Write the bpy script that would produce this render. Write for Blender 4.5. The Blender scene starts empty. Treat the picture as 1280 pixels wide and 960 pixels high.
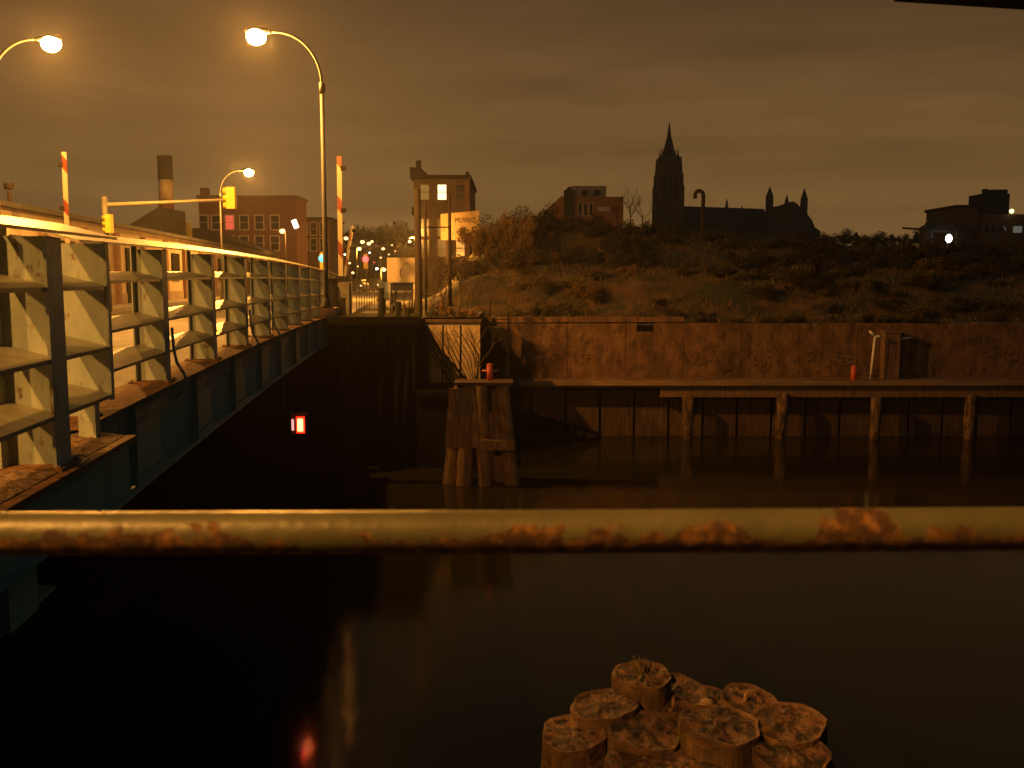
import bpy, math, random
from math import sin, cos, pi, atan, radians
from mathutils import Vector, Matrix
random.seed(7)
scn = bpy.context.scene
COL = scn.collection

# ------------------------------------------------------------------ camera
ZC = 6.6                                   # eye height above the water (z = 0)
PITCH = atan(130/1200)
cam = bpy.data.cameras.new('camera'); camo = bpy.data.objects.new('camera', cam); COL.objects.link(camo)
camo.location = (0, 0, ZC); camo.rotation_euler = (pi/2-PITCH, 0, 0)
cam.sensor_width = 36; cam.lens = 36*1200/1280; cam.clip_start = .05; cam.clip_end = 4000
cam.dof.use_dof = True; cam.dof.focus_distance = 30; cam.dof.aperture_fstop = 7
scn.camera = camo
scn.view_settings.view_transform = 'Standard'; scn.view_settings.look = 'None'
scn.view_settings.exposure = 0; scn.view_settings.gamma = 1
scn.cycles.use_denoising = True
scn.cycles.max_bounces = 6; scn.cycles.sample_clamp_indirect = 4

# ------------------------------------------------------------------ night sky: low cloud lit by the city
SODIUM = (1.0, .38, .048)
LAMP_W = 9000
NEAR_W = 5000
w = bpy.data.worlds.new('World'); scn.world = w; w.use_nodes = True
nt = w.node_tree; N = nt.nodes; L = nt.links
for n in list(N): N.remove(n)
wo = N.new('ShaderNodeOutputWorld'); bg = N.new('ShaderNodeBackground')
tc = N.new('ShaderNodeTexCoord'); sx = N.new('ShaderNodeSeparateXYZ'); L.new(tc.outputs['Generated'], sx.inputs[0])
rp = N.new('ShaderNodeValToRGB'); L.new(sx.outputs['Z'], rp.inputs[0])
els = rp.color_ramp.elements
stops = [(0, (.158, .086, .030)), (.06, (.184, .098, .031)), (.14, (.170, .090, .029)), (.27, (.092, .050, .020)), (.45, (.028, .026, .020)), (1, (.010, .014, .013))]
els[0].position = 0; els[0].color = (*stops[0][1], 1); els[1].position = 1; els[1].color = (*stops[-1][1], 1)
for p_, c_ in stops[1:-1]:
    e = els.new(p_); e.color = (*c_, 1)
mp = N.new('ShaderNodeMapping'); mp.inputs['Scale'].default_value = (1.6, 1.6, 11); L.new(tc.outputs['Generated'], mp.inputs[0])
nz = N.new('ShaderNodeTexNoise'); nz.inputs['Scale'].default_value = 2.4; nz.inputs['Detail'].default_value = 5; nz.inputs['Roughness'].default_value = .55
L.new(mp.outputs[0], nz.inputs[0])
mr = N.new('ShaderNodeMapRange'); mr.inputs[1].default_value = .3; mr.inputs[2].default_value = .7; mr.inputs[3].default_value = .82; mr.inputs[4].default_value = 1.13
L.new(nz.outputs[0], mr.inputs[0])
ml = N.new('ShaderNodeVectorMath'); ml.operation = 'SCALE'; L.new(rp.outputs[0], ml.inputs[0]); L.new(mr.outputs[0], ml.inputs['Scale'])
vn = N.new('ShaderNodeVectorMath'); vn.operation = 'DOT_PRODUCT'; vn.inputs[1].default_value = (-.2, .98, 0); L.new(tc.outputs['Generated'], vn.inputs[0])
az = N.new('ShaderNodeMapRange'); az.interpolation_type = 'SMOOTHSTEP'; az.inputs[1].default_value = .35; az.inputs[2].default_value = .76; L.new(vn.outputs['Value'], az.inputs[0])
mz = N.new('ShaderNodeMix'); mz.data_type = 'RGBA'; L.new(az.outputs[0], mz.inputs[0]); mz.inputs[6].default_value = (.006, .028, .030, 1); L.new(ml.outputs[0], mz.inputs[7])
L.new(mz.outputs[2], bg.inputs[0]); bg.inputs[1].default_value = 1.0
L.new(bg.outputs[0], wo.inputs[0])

# ------------------------------------------------------------------ helpers
CP, SP = cos(PITCH), sin(PITCH)
def ray(px, py):
    u = (px-640)/1200; v = (480-py)/1200
    return u, CP+v*SP, -SP+v*CP
def at(px, py, Y):                          # point at forward distance Y that the photograph shows at px, py
    x, y, z = ray(px, py); t = Y/y
    return Vector((x*t, Y, ZC+z*t))
def atz(px, py, Z):
    x, y, z = ray(px, py); t = (Z-ZC)/z
    return Vector((x*t, y*t, Z))
BA = 6.16*pi/180
BD = Vector((-sin(BA), cos(BA), 0)); BN = Vector((cos(BA), sin(BA), 0)); B0 = Vector((-2.71, 0, 0))
def B(s, t, z): return B0 + BN*s + BD*t + Vector((0, 0, z))     # bridge frame: s to the right of the edge, t along
def camber(t): return .1*max(-1, 1-((t-19)/13)**2) if t > 7.3 else 0
DECK = 5.4

def clampc(c): return tuple(c) if len(c) == 4 else (*c, 1)
def mat(name, col, col2=None, scale=4, rough=.7, metal=0, bump=0, bscale=30, contrast=(.38, .62), stretch=(1, 1, 1), col3=None, scale3=18, amt3=(.6, .7), spec=.5, emit=None, estr=0):
    m = bpy.data.materials.new(name); m.use_nodes = True
    t = m.node_tree; n = t.nodes; l = t.links; b = n['Principled BSDF']
    b.inputs['Roughness'].default_value = rough; b.inputs['Metallic'].default_value = metal
    b.inputs['Specular IOR Level'].default_value = spec
    co = n.new('ShaderNodeTexCoord'); mpp = n.new('ShaderNodeMapping'); mpp.inputs['Scale'].default_value = stretch
    l.new(co.outputs['Object'], mpp.inputs[0])
    out = None
    if col2 is not None:
        a = n.new('ShaderNodeTexNoise'); a.inputs['Scale'].default_value = scale; a.inputs['Detail'].default_value = 8; a.inputs['Roughness'].default_value = .62
        l.new(mpp.outputs[0], a.inputs[0])
        r = n.new('ShaderNodeValToRGB'); r.color_ramp.elements[0].position = contrast[0]; r.color_ramp.elements[1].position = contrast[1]
        r.color_ramp.elements[0].color = clampc(col); r.color_ramp.elements[1].color = clampc(col2)
        l.new(a.outputs[0], r.inputs[0]); out = r.outputs[0]
        if col3 is not None:
            a3 = n.new('ShaderNodeTexNoise'); a3.inputs['Scale'].default_value = scale3; a3.inputs['Detail'].default_value = 6; a3.inputs['Roughness'].default_value = .7
            l.new(mpp.outputs[0], a3.inputs[0])
            m3 = n.new('ShaderNodeMapRange'); m3.inputs[1].default_value = amt3[0]; m3.inputs[2].default_value = amt3[1]; l.new(a3.outputs[0], m3.inputs[0])
            mx = n.new('ShaderNodeMix'); mx.data_type = 'RGBA'; l.new(m3.outputs[0], mx.inputs[0]); l.new(out, mx.inputs[6]); mx.inputs[7].default_value = clampc(col3)
            out = mx.outputs[2]
        l.new(out, b.inputs['Base Color'])
    else:
        b.inputs['Base Color'].default_value = clampc(col)
    if bump:
        a2 = n.new('ShaderNodeTexNoise'); a2.inputs['Scale'].default_value = bscale; a2.inputs['Detail'].default_value = 6
        l.new(mpp.outputs[0], a2.inputs[0])
        bp = n.new('ShaderNodeBump'); bp.inputs['Strength'].default_value = bump; bp.inputs['Distance'].default_value = .02
        l.new(a2.outputs[0], bp.inputs['Height']); l.new(bp.outputs[0], b.inputs['Normal'])
    if emit:
        b.inputs['Emission Color'].default_value = clampc(emit); b.inputs['Emission Strength'].default_value = estr
    return m
def brick_mat(name, c1, c2, mortar, scale=1.0, rough=.9):
    m = mat(name, c1, c2, 3, rough)
    t = m.node_tree; n = t.nodes; l = t.links; b = n['Principled BSDF']
    src = b.inputs['Base Color'].links[0].from_socket
    br = n.new('ShaderNodeTexBrick'); br.inputs['Scale'].default_value = scale; br.inputs['Mortar'].default_value = clampc(mortar)
    br.inputs['Brick Width'].default_value = .24; br.inputs['Row Height'].default_value = .08; br.inputs['Mortar Size'].default_value = .008
    co = n.new('ShaderNodeTexCoord'); s_ = n.new('ShaderNodeSeparateXYZ'); l.new(co.outputs['Object'], s_.inputs[0])
    ad = n.new('ShaderNodeMath'); l.new(s_.outputs[0], ad.inputs[0]); l.new(s_.outputs[1], ad.inputs[1])
    cb = n.new('ShaderNodeCombineXYZ'); l.new(ad.outputs[0], cb.inputs[0]); l.new(s_.outputs[2], cb.inputs[1])
    l.new(cb.outputs[0], br.inputs['Vector']); l.new(src, br.inputs['Color1']); l.new(src, br.inputs['Color2'])
    l.new(br.outputs['Color'], b.inputs['Base Color'])
    return m
def glow(name, col, strength):
    m = bpy.data.materials.new(name); m.use_nodes = True
    b = m.node_tree.nodes['Principled BSDF']; b.inputs['Base Color'].default_value = (.05, .05, .05, 1); b.inputs['Roughness'].default_value = .4
    b.inputs['Emission Color'].default_value = clampc(col); b.inputs['Emission Strength'].default_value = strength
    return m

class MB:
    def __init__(self): self.v = []; self.f = []; self.smooth = []
    def add(self, vs, fs, smooth=False):
        k = len(self.v); self.v += [tuple(x) for x in vs]
        self.f += [tuple(i+k for i in f) for f in fs]; self.smooth += [smooth]*len(fs); return self
    def hexa(self, p):                     # 8 points: 4 bottom (ccw), 4 top
        return self.add(p, [(3, 2, 1, 0), (4, 5, 6, 7), (0, 1, 5, 4), (1, 2, 6, 5), (2, 3, 7, 6), (3, 0, 4, 7)])
    def box(self, x0, x1, y0, y1, z0, z1):
        return self.hexa([(x0, y0, z0), (x1, y0, z0), (x1, y1, z0), (x0, y1, z0), (x0, y0, z1), (x1, y0, z1), (x1, y1, z1), (x0, y1, z1)])
    def bbox(self, s0, s1, t0, t1, z0, z1, n=1, cam=True):   # box in the bridge frame, following the camber
        for i in range(n):
            a = t0+(t1-t0)*i/n; b = t0+(t1-t0)*(i+1)/n
            ca, cb = (camber(a), camber(b)) if cam else (0, 0)
            self.hexa([B(s0, a, z0+ca), B(s1, a, z0+ca), B(s1, b, z0+cb), B(s0, b, z0+cb), B(s0, a, z1+ca), B(s1, a, z1+ca), B(s1, b, z1+cb), B(s0, b, z1+cb)])
        return self
    def tube(self, pts, r, n=8, cap=True):
        pts = [Vector(p) for p in pts]; rs = r if isinstance(r, (list, tuple)) else [r]*len(pts)
        k = len(self.v); up = None
        for i, p in enumerate(pts):
            d = (pts[min(i+1, len(pts)-1)]-pts[max(i-1, 0)])
            d = d.normalized() if d.length > 1e-9 else Vector((0, 0, 1))
            if up is None: up = Vector((1, 0, 0)) if abs(d.x) < .8 else Vector((0, 1, 0))
            a = (up-d*up.dot(d)).normalized(); up = a; b = d.cross(a)
            for j in range(n):
                q = p+(a*cos(2*pi*j/n)+b*sin(2*pi*j/n))*rs[i]; self.v.append(tuple(q))
        for i in range(len(pts)-1):
            for j in range(n):
                self.f.append((k+i*n+j, k+i*n+(j+1) % n, k+(i+1)*n+(j+1) % n, k+(i+1)*n+j)); self.smooth.append(True)
        if cap:
            self.f.append(tuple(k+j for j in reversed(range(n)))); self.smooth.append(False)
            self.f.append(tuple(k+(len(pts)-1)*n+j for j in range(n))); self.smooth.append(False)
        return self
    def bar(self, a, b, wx, wy):
        a = Vector(a); b = Vector(b); d = (b-a).normalized()
        u = Vector((1, 0, 0)) if abs(d.x) < .9 else Vector((0, 1, 0)); u = (u-d*u.dot(d)).normalized(); v = d.cross(u)
        c = [(-1, -1), (1, -1), (1, 1), (-1, 1)]
        return self.hexa([a+u*wx/2*i+v*wy/2*j for i, j in c]+[b+u*wx/2*i+v*wy/2*j for i, j in c])
    def prism(self, poly, y0, y1):         # poly of (x, z), extruded along y
        n = len(poly)
        return self.add([(x, y0, z) for x, z in poly]+[(x, y1, z) for x, z in poly],
                        [tuple(range(n)), tuple(reversed(range(n, 2*n)))]+[(j, i, i+n, j+n) for i, j in ((i, (i+1) % n) for i in range(n))])
    def cone(self, c, r0, r1, z0, z1, n=8, rot=0, sx=1, sy=1):
        p = [(c[0]+r0*sx*cos(2*pi*j/n+rot), c[1]+r0*sy*sin(2*pi*j/n+rot), z0) for j in range(n)]
        q = [(c[0]+r1*sx*cos(2*pi*j/n+rot), c[1]+r1*sy*sin(2*pi*j/n+rot), z1) for j in range(n)]
        return self.add(p+q, [tuple(reversed(range(n))), tuple(range(n, 2*n))]+[(j, (j+1) % n, (j+1) % n+n, j+n) for j in range(n)], False)
    def ball(self, c, rx, ry=None, rz=None, nu=10, nv=7):
        ry = rx if ry is None else ry; rz = rx if rz is None else rz; pts = []
        for i in range(nv+1):
            th = pi*i/nv
            for j in range(nu): pts.append((c[0]+rx*sin(th)*cos(2*pi*j/nu), c[1]+ry*sin(th)*sin(2*pi*j/nu), c[2]+rz*cos(th)))
        return self.add(pts, [(i*nu+j, (i+1)*nu+j, (i+1)*nu+(j+1) % nu, i*nu+(j+1) % nu) for i in range(nv) for j in range(nu)], True)
    def build(self, name, m, parent=None, origin=None):
        off = Vector((0, 0, 0))
        if parent is not None:
            q = parent
            while q is not None: off += Vector(q.location); q = q.parent
        elif origin is not None: off = Vector(origin)
        me = bpy.data.meshes.new(name); me.from_pydata([tuple(Vector(v)-off) for v in self.v], [], self.f); me.update()
        for p, s in zip(me.polygons, self.smooth): p.use_smooth = s
        if m is not None: me.materials.append(m)
        o = bpy.data.objects.new(name, me); COL.objects.link(o)
        if parent is not None: o.parent = parent
        elif origin is not None: o.location = origin
        return o
def tag(o, label=None, cat=None, group=None, kind=None):
    if label: o['label'] = label
    if cat: o['category'] = cat
    if group: o['group'] = group
    if kind: o['kind'] = kind
    return o
def thing(name, label, cat, loc=(0, 0, 0), group=None):
    o = bpy.data.objects.new(name, None); COL.objects.link(o); o.location = loc; o.empty_display_size = .2
    return tag(o, label, cat, group)
def copy_tree(o, loc, rz=None, label=None, group=None, scale=None):
    def cp(a, parent):
        c = a.copy(); COL.objects.link(c)
        if parent is not None: c.parent = parent
        for ch in list(a.children): cp(ch, c)
        return c
    c = cp(o, None); c.location = loc
    if rz is not None: c.rotation_euler = (0, 0, rz)
    if scale is not None: c.scale = scale
    return tag(c, label, None, group)

# ------------------------------------------------------------------ materials
M = {}
M['steel'] = mat('painted_steel', (.25, .30, .27), (.33, .37, .32), 5, .55, bump=.2, col3=(.11, .05, .02), scale3=6, amt3=(.585, .67), stretch=(1.6, 1.6, .7))
M['shelf'] = mat('worn_rail_steel', (.21, .20, .145), (.28, .26, .19), 5, .38, bump=.15, col3=(.16, .09, .04), scale3=6, amt3=(.60, .72))
M['cap'] = mat('worn_cap_steel', (.30, .30, .22), (.42, .38, .26), 6, .42, metal=.35, bump=.1, col3=(.16, .08, .03), scale3=5, amt3=(.60, .72), stretch=(1, .4, 1))
M['girder'] = mat('girder_paint', (.06, .21, .20), (.09, .26, .24), 3, .65, bump=.2, col3=(.09, .04, .015), scale3=4, amt3=(.64, .74))
M['rust'] = mat('rusty_dirt', (.13, .06, .025), (.24, .12, .05), 6, .9, bump=.8, bscale=18, col3=(.05, .03, .018), scale3=14, amt3=(.5, .65))
M['gravel'] = mat('gritty_dirt', (.10, .06, .03), (.30, .20, .11), 28, .95, bump=1, bscale=40, contrast=(.42, .6))
M['road'] = mat('asphalt', (.11, .10, .085), (.19, .175, .145), 1.2, .75, bump=.4, bscale=60, stretch=(1, .25, 1), col3=(.05, .048, .045), scale3=.7, amt3=(.55, .65))
M['walk'] = mat('pavement_concrete', (.20, .18, .15), (.28, .26, .22), 2.5, .85, bump=.3, bscale=30, col3=(.10, .08, .06), scale3=3, amt3=(.56, .7))
M['line'] = mat('road_paint', (.55, .5, .40), (.75, .7, .58), 6, .6)
M['dirtwater'] = None
M['wall'] = mat('retaining_concrete', (.105, .055, .026), (.19, .10, .05), 1.6, .9, bump=1, bscale=6, col3=(.05, .026, .016), scale3=2.6, amt3=(.48, .66), stretch=(1, 1, .6))
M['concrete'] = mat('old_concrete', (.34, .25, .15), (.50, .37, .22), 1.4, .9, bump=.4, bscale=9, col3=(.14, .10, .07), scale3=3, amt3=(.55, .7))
M['earth'] = mat('slope_earth', (.042, .028, .013), (.125, .07, .029), 1.0, .95, bump=1, bscale=6, col3=(.03, .035, .012), scale3=.6, amt3=(.45, .6))
M['dark_ground'] = mat('dark_asphalt', (.012, .012, .011), (.03, .029, .026), 1.5, .85, bump=.4, bscale=30)  # dark tone cuts lamp bounce from the unseen near bank
M['ground'] = mat('town_ground', (.05, .045, .04), (.09, .08, .07), .2, .95)
M['timber'] = mat('weathered_timber', (.10, .058, .032), (.21, .12, .065), 3, .9, bump=.8, bscale=8, stretch=(6, 6, .5))
M['pilewood'] = mat('pile_timber', (.04, .023, .013), (.10, .055, .03), 3, .85, bump=.8, bscale=8, stretch=(6, 6, .5))
M['sapwood'] = mat('pale_sapwood', (.045, .023, .011), (.13, .066, .030), 8, .8, bump=.8, bscale=20)
M['post_timber'] = mat('worn_lit_post_timber', (.03, .017, .009), (.17, .095, .048), 1.6, .9, bump=.9, bscale=10, contrast=(.42, .6), stretch=(4, 4, 1.2))  # worn timber; pale patches paint in lamp-lit spots between dark ends
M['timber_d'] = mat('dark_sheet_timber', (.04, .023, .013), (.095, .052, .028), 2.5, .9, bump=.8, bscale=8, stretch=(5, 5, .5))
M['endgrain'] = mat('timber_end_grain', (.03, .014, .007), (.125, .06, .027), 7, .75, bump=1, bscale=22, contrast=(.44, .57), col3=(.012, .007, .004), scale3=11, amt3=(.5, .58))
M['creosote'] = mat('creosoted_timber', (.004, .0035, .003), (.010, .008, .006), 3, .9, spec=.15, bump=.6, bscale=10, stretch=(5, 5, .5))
M['stringer'] = mat('stringer_timber', (.16, .10, .05), (.26, .16, .085), 1.5, .85, bump=.6, bscale=8, stretch=(.4, 3, 3))
M['black'] = mat('black_steel', (.008, .008, .008), (.02, .018, .016), 6, .6)
M['darkbox'] = mat('dark_iron', (.008, .007, .006), (.016, .013, .010), 4, .95, spec=.1)
M['pole'] = mat('galvanised_pole', (.11, .10, .085), (.16, .145, .12), 4, .6, metal=.2)
M['lamp_pole'] = mat('lamp_pole_paint', (.030, .027, .022), (.045, .040, .032), 4, .65)
M['polewood'] = mat('utility_pole_wood', (.014, .009, .005), (.034, .02, .011), 4, .9, bump=.5, bscale=14, stretch=(6, 6, .4))
M['leaf_a'] = mat('scrub_leaves', (.05, .045, .013), (.11, .075, .022), 2.0, .8)
M['leaf_b'] = mat('brown_scrub', (.075, .043, .016), (.16, .088, .03), 2.0, .85)
M['leaf_d'] = mat('dark_scrub', (.015, .016, .006), (.034, .028, .010), 2.0, .9)
M['twig'] = mat('twig_bark', (.06, .04, .025), (.12, .08, .05), 6, .9)
M['twig_d'] = mat('far_twig_bark', (.03, .022, .014), (.05, .036, .022), 6, .9)
M['grass'] = mat('dry_grass', (.06, .046, .015), (.15, .09, .03), 1.5, .9)
M['brick'] = brick_mat('red_brick', (.16, .045, .024), (.23, .07, .038), (.22, .16, .12))
M['brick_l'] = brick_mat('lamp_tinted_brick', (.30, .115, .05), (.40, .16, .08), (.28, .2, .14))  # brighter brick copy: light of unseen lamps put into the colour
M['brick2'] = brick_mat('brown_brick', (.13, .06, .035), (.19, .09, .055), (.16, .12, .09))
M['plaster'] = mat('pale_render', (.33, .27, .19), (.45, .37, .27), .7, .9, bump=.3, bscale=5, col3=(.22, .16, .11), scale3=1.2, amt3=(.55, .7), stretch=(1, 1, .5))
M['plaster2'] = mat('grey_render', (.20, .16, .12), (.28, .22, .16), .8, .9, bump=.2, bscale=5)
M['dim_render'] = mat('dim_render', (.09, .07, .05), (.13, .10, .075), .8, .9)
M['roof'] = mat('dark_roofing', (.02, .019, .018), (.04, .036, .032), 1.0, .85)
M['trim'] = mat('pale_trim', (.55, .47, .37), (.65, .56, .44), 3, .8)
M['glass'] = mat('dark_glass', (.02, .02, .02), rough=.12)
M['stone'] = mat('church_stone', (.10, .075, .05), (.16, .12, .085), .3, .9, bump=.3, bscale=2)
M['slate'] = mat('slate_roof', (.02, .022, .022), (.035, .036, .034), .5, .7)
M['white'] = mat('dirty_white_paint', (.55, .50, .40), (.72, .66, .54), 3, .6, col3=(.3, .2, .12), scale3=4, amt3=(.6, .72))
M['signboard'] = mat('billboard_face', (.22, .17, .10), (.30, .22, .13), 1.5, .7, col3=(.14, .09, .05), scale3=2, amt3=(.52, .7))
M['redpaint'] = mat('red_paint', (.42, .055, .025), (.52, .09, .035), 5, .6)
M['yellow'] = mat('signal_yellow', (.45, .33, .03), (.54, .40, .045), 4, .45)
M['letter'] = mat('letter_paint', (.02, .011, .006), rough=.7)
M['letterred'] = mat('mark_paint', (.22, .08, .04), rough=.7)
def lens_mat():
    m = bpy.data.materials.new('sodium_lens'); m.use_nodes = True; t = m.node_tree; n = t.nodes; l = t.links
    n.remove(n['Principled BSDF']); a = n.new('ShaderNodeAddShader'); tr = n.new('ShaderNodeBsdfTransparent'); e = n.new('ShaderNodeEmission')
    e.inputs[0].default_value = (1, .50, .12, 1); e.inputs[1].default_value = 500
    l.new(tr.outputs[0], a.inputs[0]); l.new(e.outputs[0], a.inputs[1]); l.new(a.outputs[0], n['Material Output'].inputs[0]); return m
M['lens'] = lens_mat()
M['lens_far'] = glow('far_lamp_lens', (1, .58, .22), 3.2)
M['win_lit'] = glow('lit_window', (1, .85, .40), 2.2)
M['win_dim'] = glow('dim_window', (1, .62, .16), .14)
M['win_red'] = glow('red_lit_window', (1, .12, .06), .75)
M['red'] = glow('red_lamp_glass', (1, .012, .004), 6)
M['redbulb'] = glow('red_lamp_bulb', (1, .26, .07), 8)
M['redwhite'] = glow('clear_lamp_glass', (1, .45, .42), 1.0)
M['cyan'] = glow('green_signal_glass', (.04, .62, .58), 2.2)
M['sigred'] = glow('red_signal_glass', (1, .10, .09), 2.4)
M['whitelamp'] = glow('white_lamp', (.95, 1, .85), 12)
M['yellowlamp'] = glow('yellow_lamp', (1, .9, .35), 2.6)
# barrier arm stripes
def stripe_mat():
    m = mat('barrier_stripes', (.7, .62, .48), rough=.5)
    t = m.node_tree; n = t.nodes; l = t.links; b = n['Principled BSDF']
    co = n.new('ShaderNodeTexCoord'); s_ = n.new('ShaderNodeSeparateXYZ'); l.new(co.outputs['Object'], s_.inputs[0])
    a = n.new('ShaderNodeMath'); a.operation = 'MULTIPLY_ADD'; a.inputs[1].default_value = 1.2; l.new(s_.outputs[0], a.inputs[0]); l.new(s_.outputs[2], a.inputs[2])
    f = n.new('ShaderNodeMath'); f.operation = 'PINGPONG'; f.inputs[1].default_value = .8; l.new(a.outputs[0], f.inputs[0])
    g = n.new('ShaderNodeMath'); g.operation = 'GREATER_THAN'; g.inputs[1].default_value = .56; l.new(f.outputs[0], g.inputs[0])
    mx = n.new('ShaderNodeMix'); mx.data_type = 'RGBA'; l.new(g.outputs[0], mx.inputs[0]); mx.inputs[6].default_value = (.26, .22, .15, 1); mx.inputs[7].default_value = (.12, .02, .006, 1)
    l.new(mx.outputs[2], b.inputs['Base Color']); return m
M['stripe'] = stripe_mat()
# the pipe in front: pale green paint, rust eating up from the underside
def pipe_mat():
    m = mat('rusting_green_pipe', (.060, .056, .024), (.082, .076, .034), 9, .68, bump=.10, bscale=55)
    t = m.node_tree; n = t.nodes; l = t.links; b = n['Principled BSDF']
    src = b.inputs['Base Color'].links[0].from_socket
    co = n.new('ShaderNodeTexCoord'); s_ = n.new('ShaderNodeSeparateXYZ'); l.new(co.outputs['Object'], s_.inputs[0])
    mp_ = n.new('ShaderNodeMapping'); mp_.inputs['Scale'].default_value = (1, 1, 1); l.new(co.outputs['Object'], mp_.inputs[0])
    a = n.new('ShaderNodeTexNoise'); a.inputs['Scale'].default_value = 26; a.inputs['Detail'].default_value = 9; a.inputs['Roughness'].default_value = .65; l.new(mp_.outputs[0], a.inputs[0])
    z = n.new('ShaderNodeMath'); z.operation = 'MULTIPLY_ADD'; z.inputs[1].default_value = -13; z.inputs[2].default_value = .10; l.new(s_.outputs[2], z.inputs[0])   # rises towards the underside
    big = n.new('ShaderNodeTexNoise'); big.inputs['Scale'].default_value = 7; big.inputs['Detail'].default_value = 4; l.new(mp_.outputs[0], big.inputs[0])
    bs = n.new('ShaderNodeMath'); bs.operation = 'MULTIPLY_ADD'; bs.inputs[1].default_value = 1.1; bs.inputs[2].default_value = -.53; l.new(big.outputs[0], bs.inputs[0])
    zb = n.new('ShaderNodeMath'); l.new(z.outputs[0], zb.inputs[0]); l.new(bs.outputs[0], zb.inputs[1])
    k = n.new('ShaderNodeMath'); l.new(zb.outputs[0], k.inputs[0]); l.new(a.outputs[0], k.inputs[1])
    # one old joint where the paint has gone
    j = n.new('ShaderNodeMath'); j.operation = 'SUBTRACT'; j.inputs[1].default_value = .39; l.new(s_.outputs[0], j.inputs[0])
    ja = n.new('ShaderNodeMath'); ja.operation = 'ABSOLUTE'; l.new(j.outputs[0], ja.inputs[0])
    jm = n.new('ShaderNodeMapRange'); jm.inputs[1].default_value = .06; jm.inputs[2].default_value = .03; jm.inputs[3].default_value = 0; jm.inputs[4].default_value = .42; l.new(ja.outputs[0], jm.inputs[0])
    k2 = n.new('ShaderNodeMath'); l.new(k.outputs[0], k2.inputs[0]); l.new(jm.outputs[0], k2.inputs[1])
    r = n.new('ShaderNodeMapRange'); r.inputs[1].default_value = .60; r.inputs[2].default_value = .66; l.new(k2.outputs[0], r.inputs[0])
    a5 = n.new('ShaderNodeTexNoise'); a5.inputs['Scale'].default_value = 60; a5.inputs['Detail'].default_value = 5; l.new(mp_.outputs[0], a5.inputs[0])
    rr = n.new('ShaderNodeValToRGB'); rr.color_ramp.elements[0].color = (.034, .013, .004, 1); rr.color_ramp.elements[1].color = (.17, .078, .012, 1); rr.color_ramp.elements[0].position = .47; rr.color_ramp.elements[1].position = .72; l.new(a5.outputs[0], rr.inputs[0])
    mx = n.new('ShaderNodeMix'); mx.data_type = 'RGBA'; l.new(r.outputs[0], mx.inputs[0]); l.new(src, mx.inputs[6]); l.new(rr.outputs[0], mx.inputs[7])
    l.new(mx.outputs[2], b.inputs['Base Color'])
    ro = n.new('ShaderNodeMapRange'); ro.inputs[3].default_value = .42; ro.inputs[4].default_value = .9; l.new(r.outputs[0], ro.inputs[0]); l.new(ro.outputs[0], b.inputs['Roughness'])
    return m
M['pipe'] = pipe_mat()
def water_mat():
    m = bpy.data.materials.new('canal_water'); m.use_nodes = True
    t = m.node_tree; n = t.nodes; l = t.links; b = n['Principled BSDF']
    b.inputs['Base Color'].default_value = (.010, .009, .004, 1); b.inputs['Roughness'].default_value = .11; b.inputs['IOR'].default_value = 1.33
    co = n.new('ShaderNodeTexCoord'); mp_ = n.new('ShaderNodeMapping'); mp_.inputs['Scale'].default_value = (.7, .35, 1); l.new(co.outputs['Object'], mp_.inputs[0])
    a = n.new('ShaderNodeTexNoise'); a.inputs['Scale'].default_value = 1.6; a.inputs['Detail'].default_value = 3; l.new(mp_.outputs[0], a.inputs[0])
    bp = n.new('ShaderNodeBump'); bp.inputs['Strength'].default_value = .10; bp.inputs['Distance'].default_value = .06; l.new(a.outputs[0], bp.inputs['Height']); l.new(bp.outputs[0], b.inputs['Normal'])
    return m
M['water'] = water_mat()

def struct(name, mb, m): return tag(mb.build(name, m), kind='structure')

# ------------------------------------------------------------------ ground, water, roads
struct('water', MB().add([(-150, -60, 0), (300, -60, 0), (300, 42, 0), (-150, 42, 0)], [(0, 1, 2, 3)]), M['water'])
g = MB()
g.add([(-300, 43.1, 5.2), (-5, 43.1, 5.2), (-5, 72, 5.2), (-300, 72, 5.2)], [(0, 1, 2, 3)])
g.add([(-300, 72, 5.2), (400, 72, 5.2), (400, 420, 5.2), (-300, 420, 5.2)], [(0, 1, 2, 3)])
g.add([(-3.3, 36.4, 5.2), (-1.3, 36.4, 5.2), (-1.3, 43.1, 5.2), (-3.3, 43.1, 5.2)], [(0, 1, 2, 3)])
g.add([(-5, 43.1, 5.2), (-1.5, 43.1, 5.2), (-1.5, 46, 5.2), (-5, 46, 5.2)], [(0, 1, 2, 3)])
g.add([(180, 43.5, 5.2), (400, 43.5, 5.2), (400, 72, 5.2), (180, 72, 5.2)], [(0, 1, 2, 3)])
g.add([(-300, 35.2, 5.2), (-3.3, 35.2, 5.2), (-3.3, 43.1, 5.2), (-300, 43.1, 5.2)], [(0, 1, 2, 3)])
struct('ground', g, M['ground'])
struct('near_bank', MB().box(-2.55, 60, -60, 1.75, -.5, 5.15).box(-120, -14.5, -60, 4.5, -.5, 5.15), M['dark_ground'])
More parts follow.
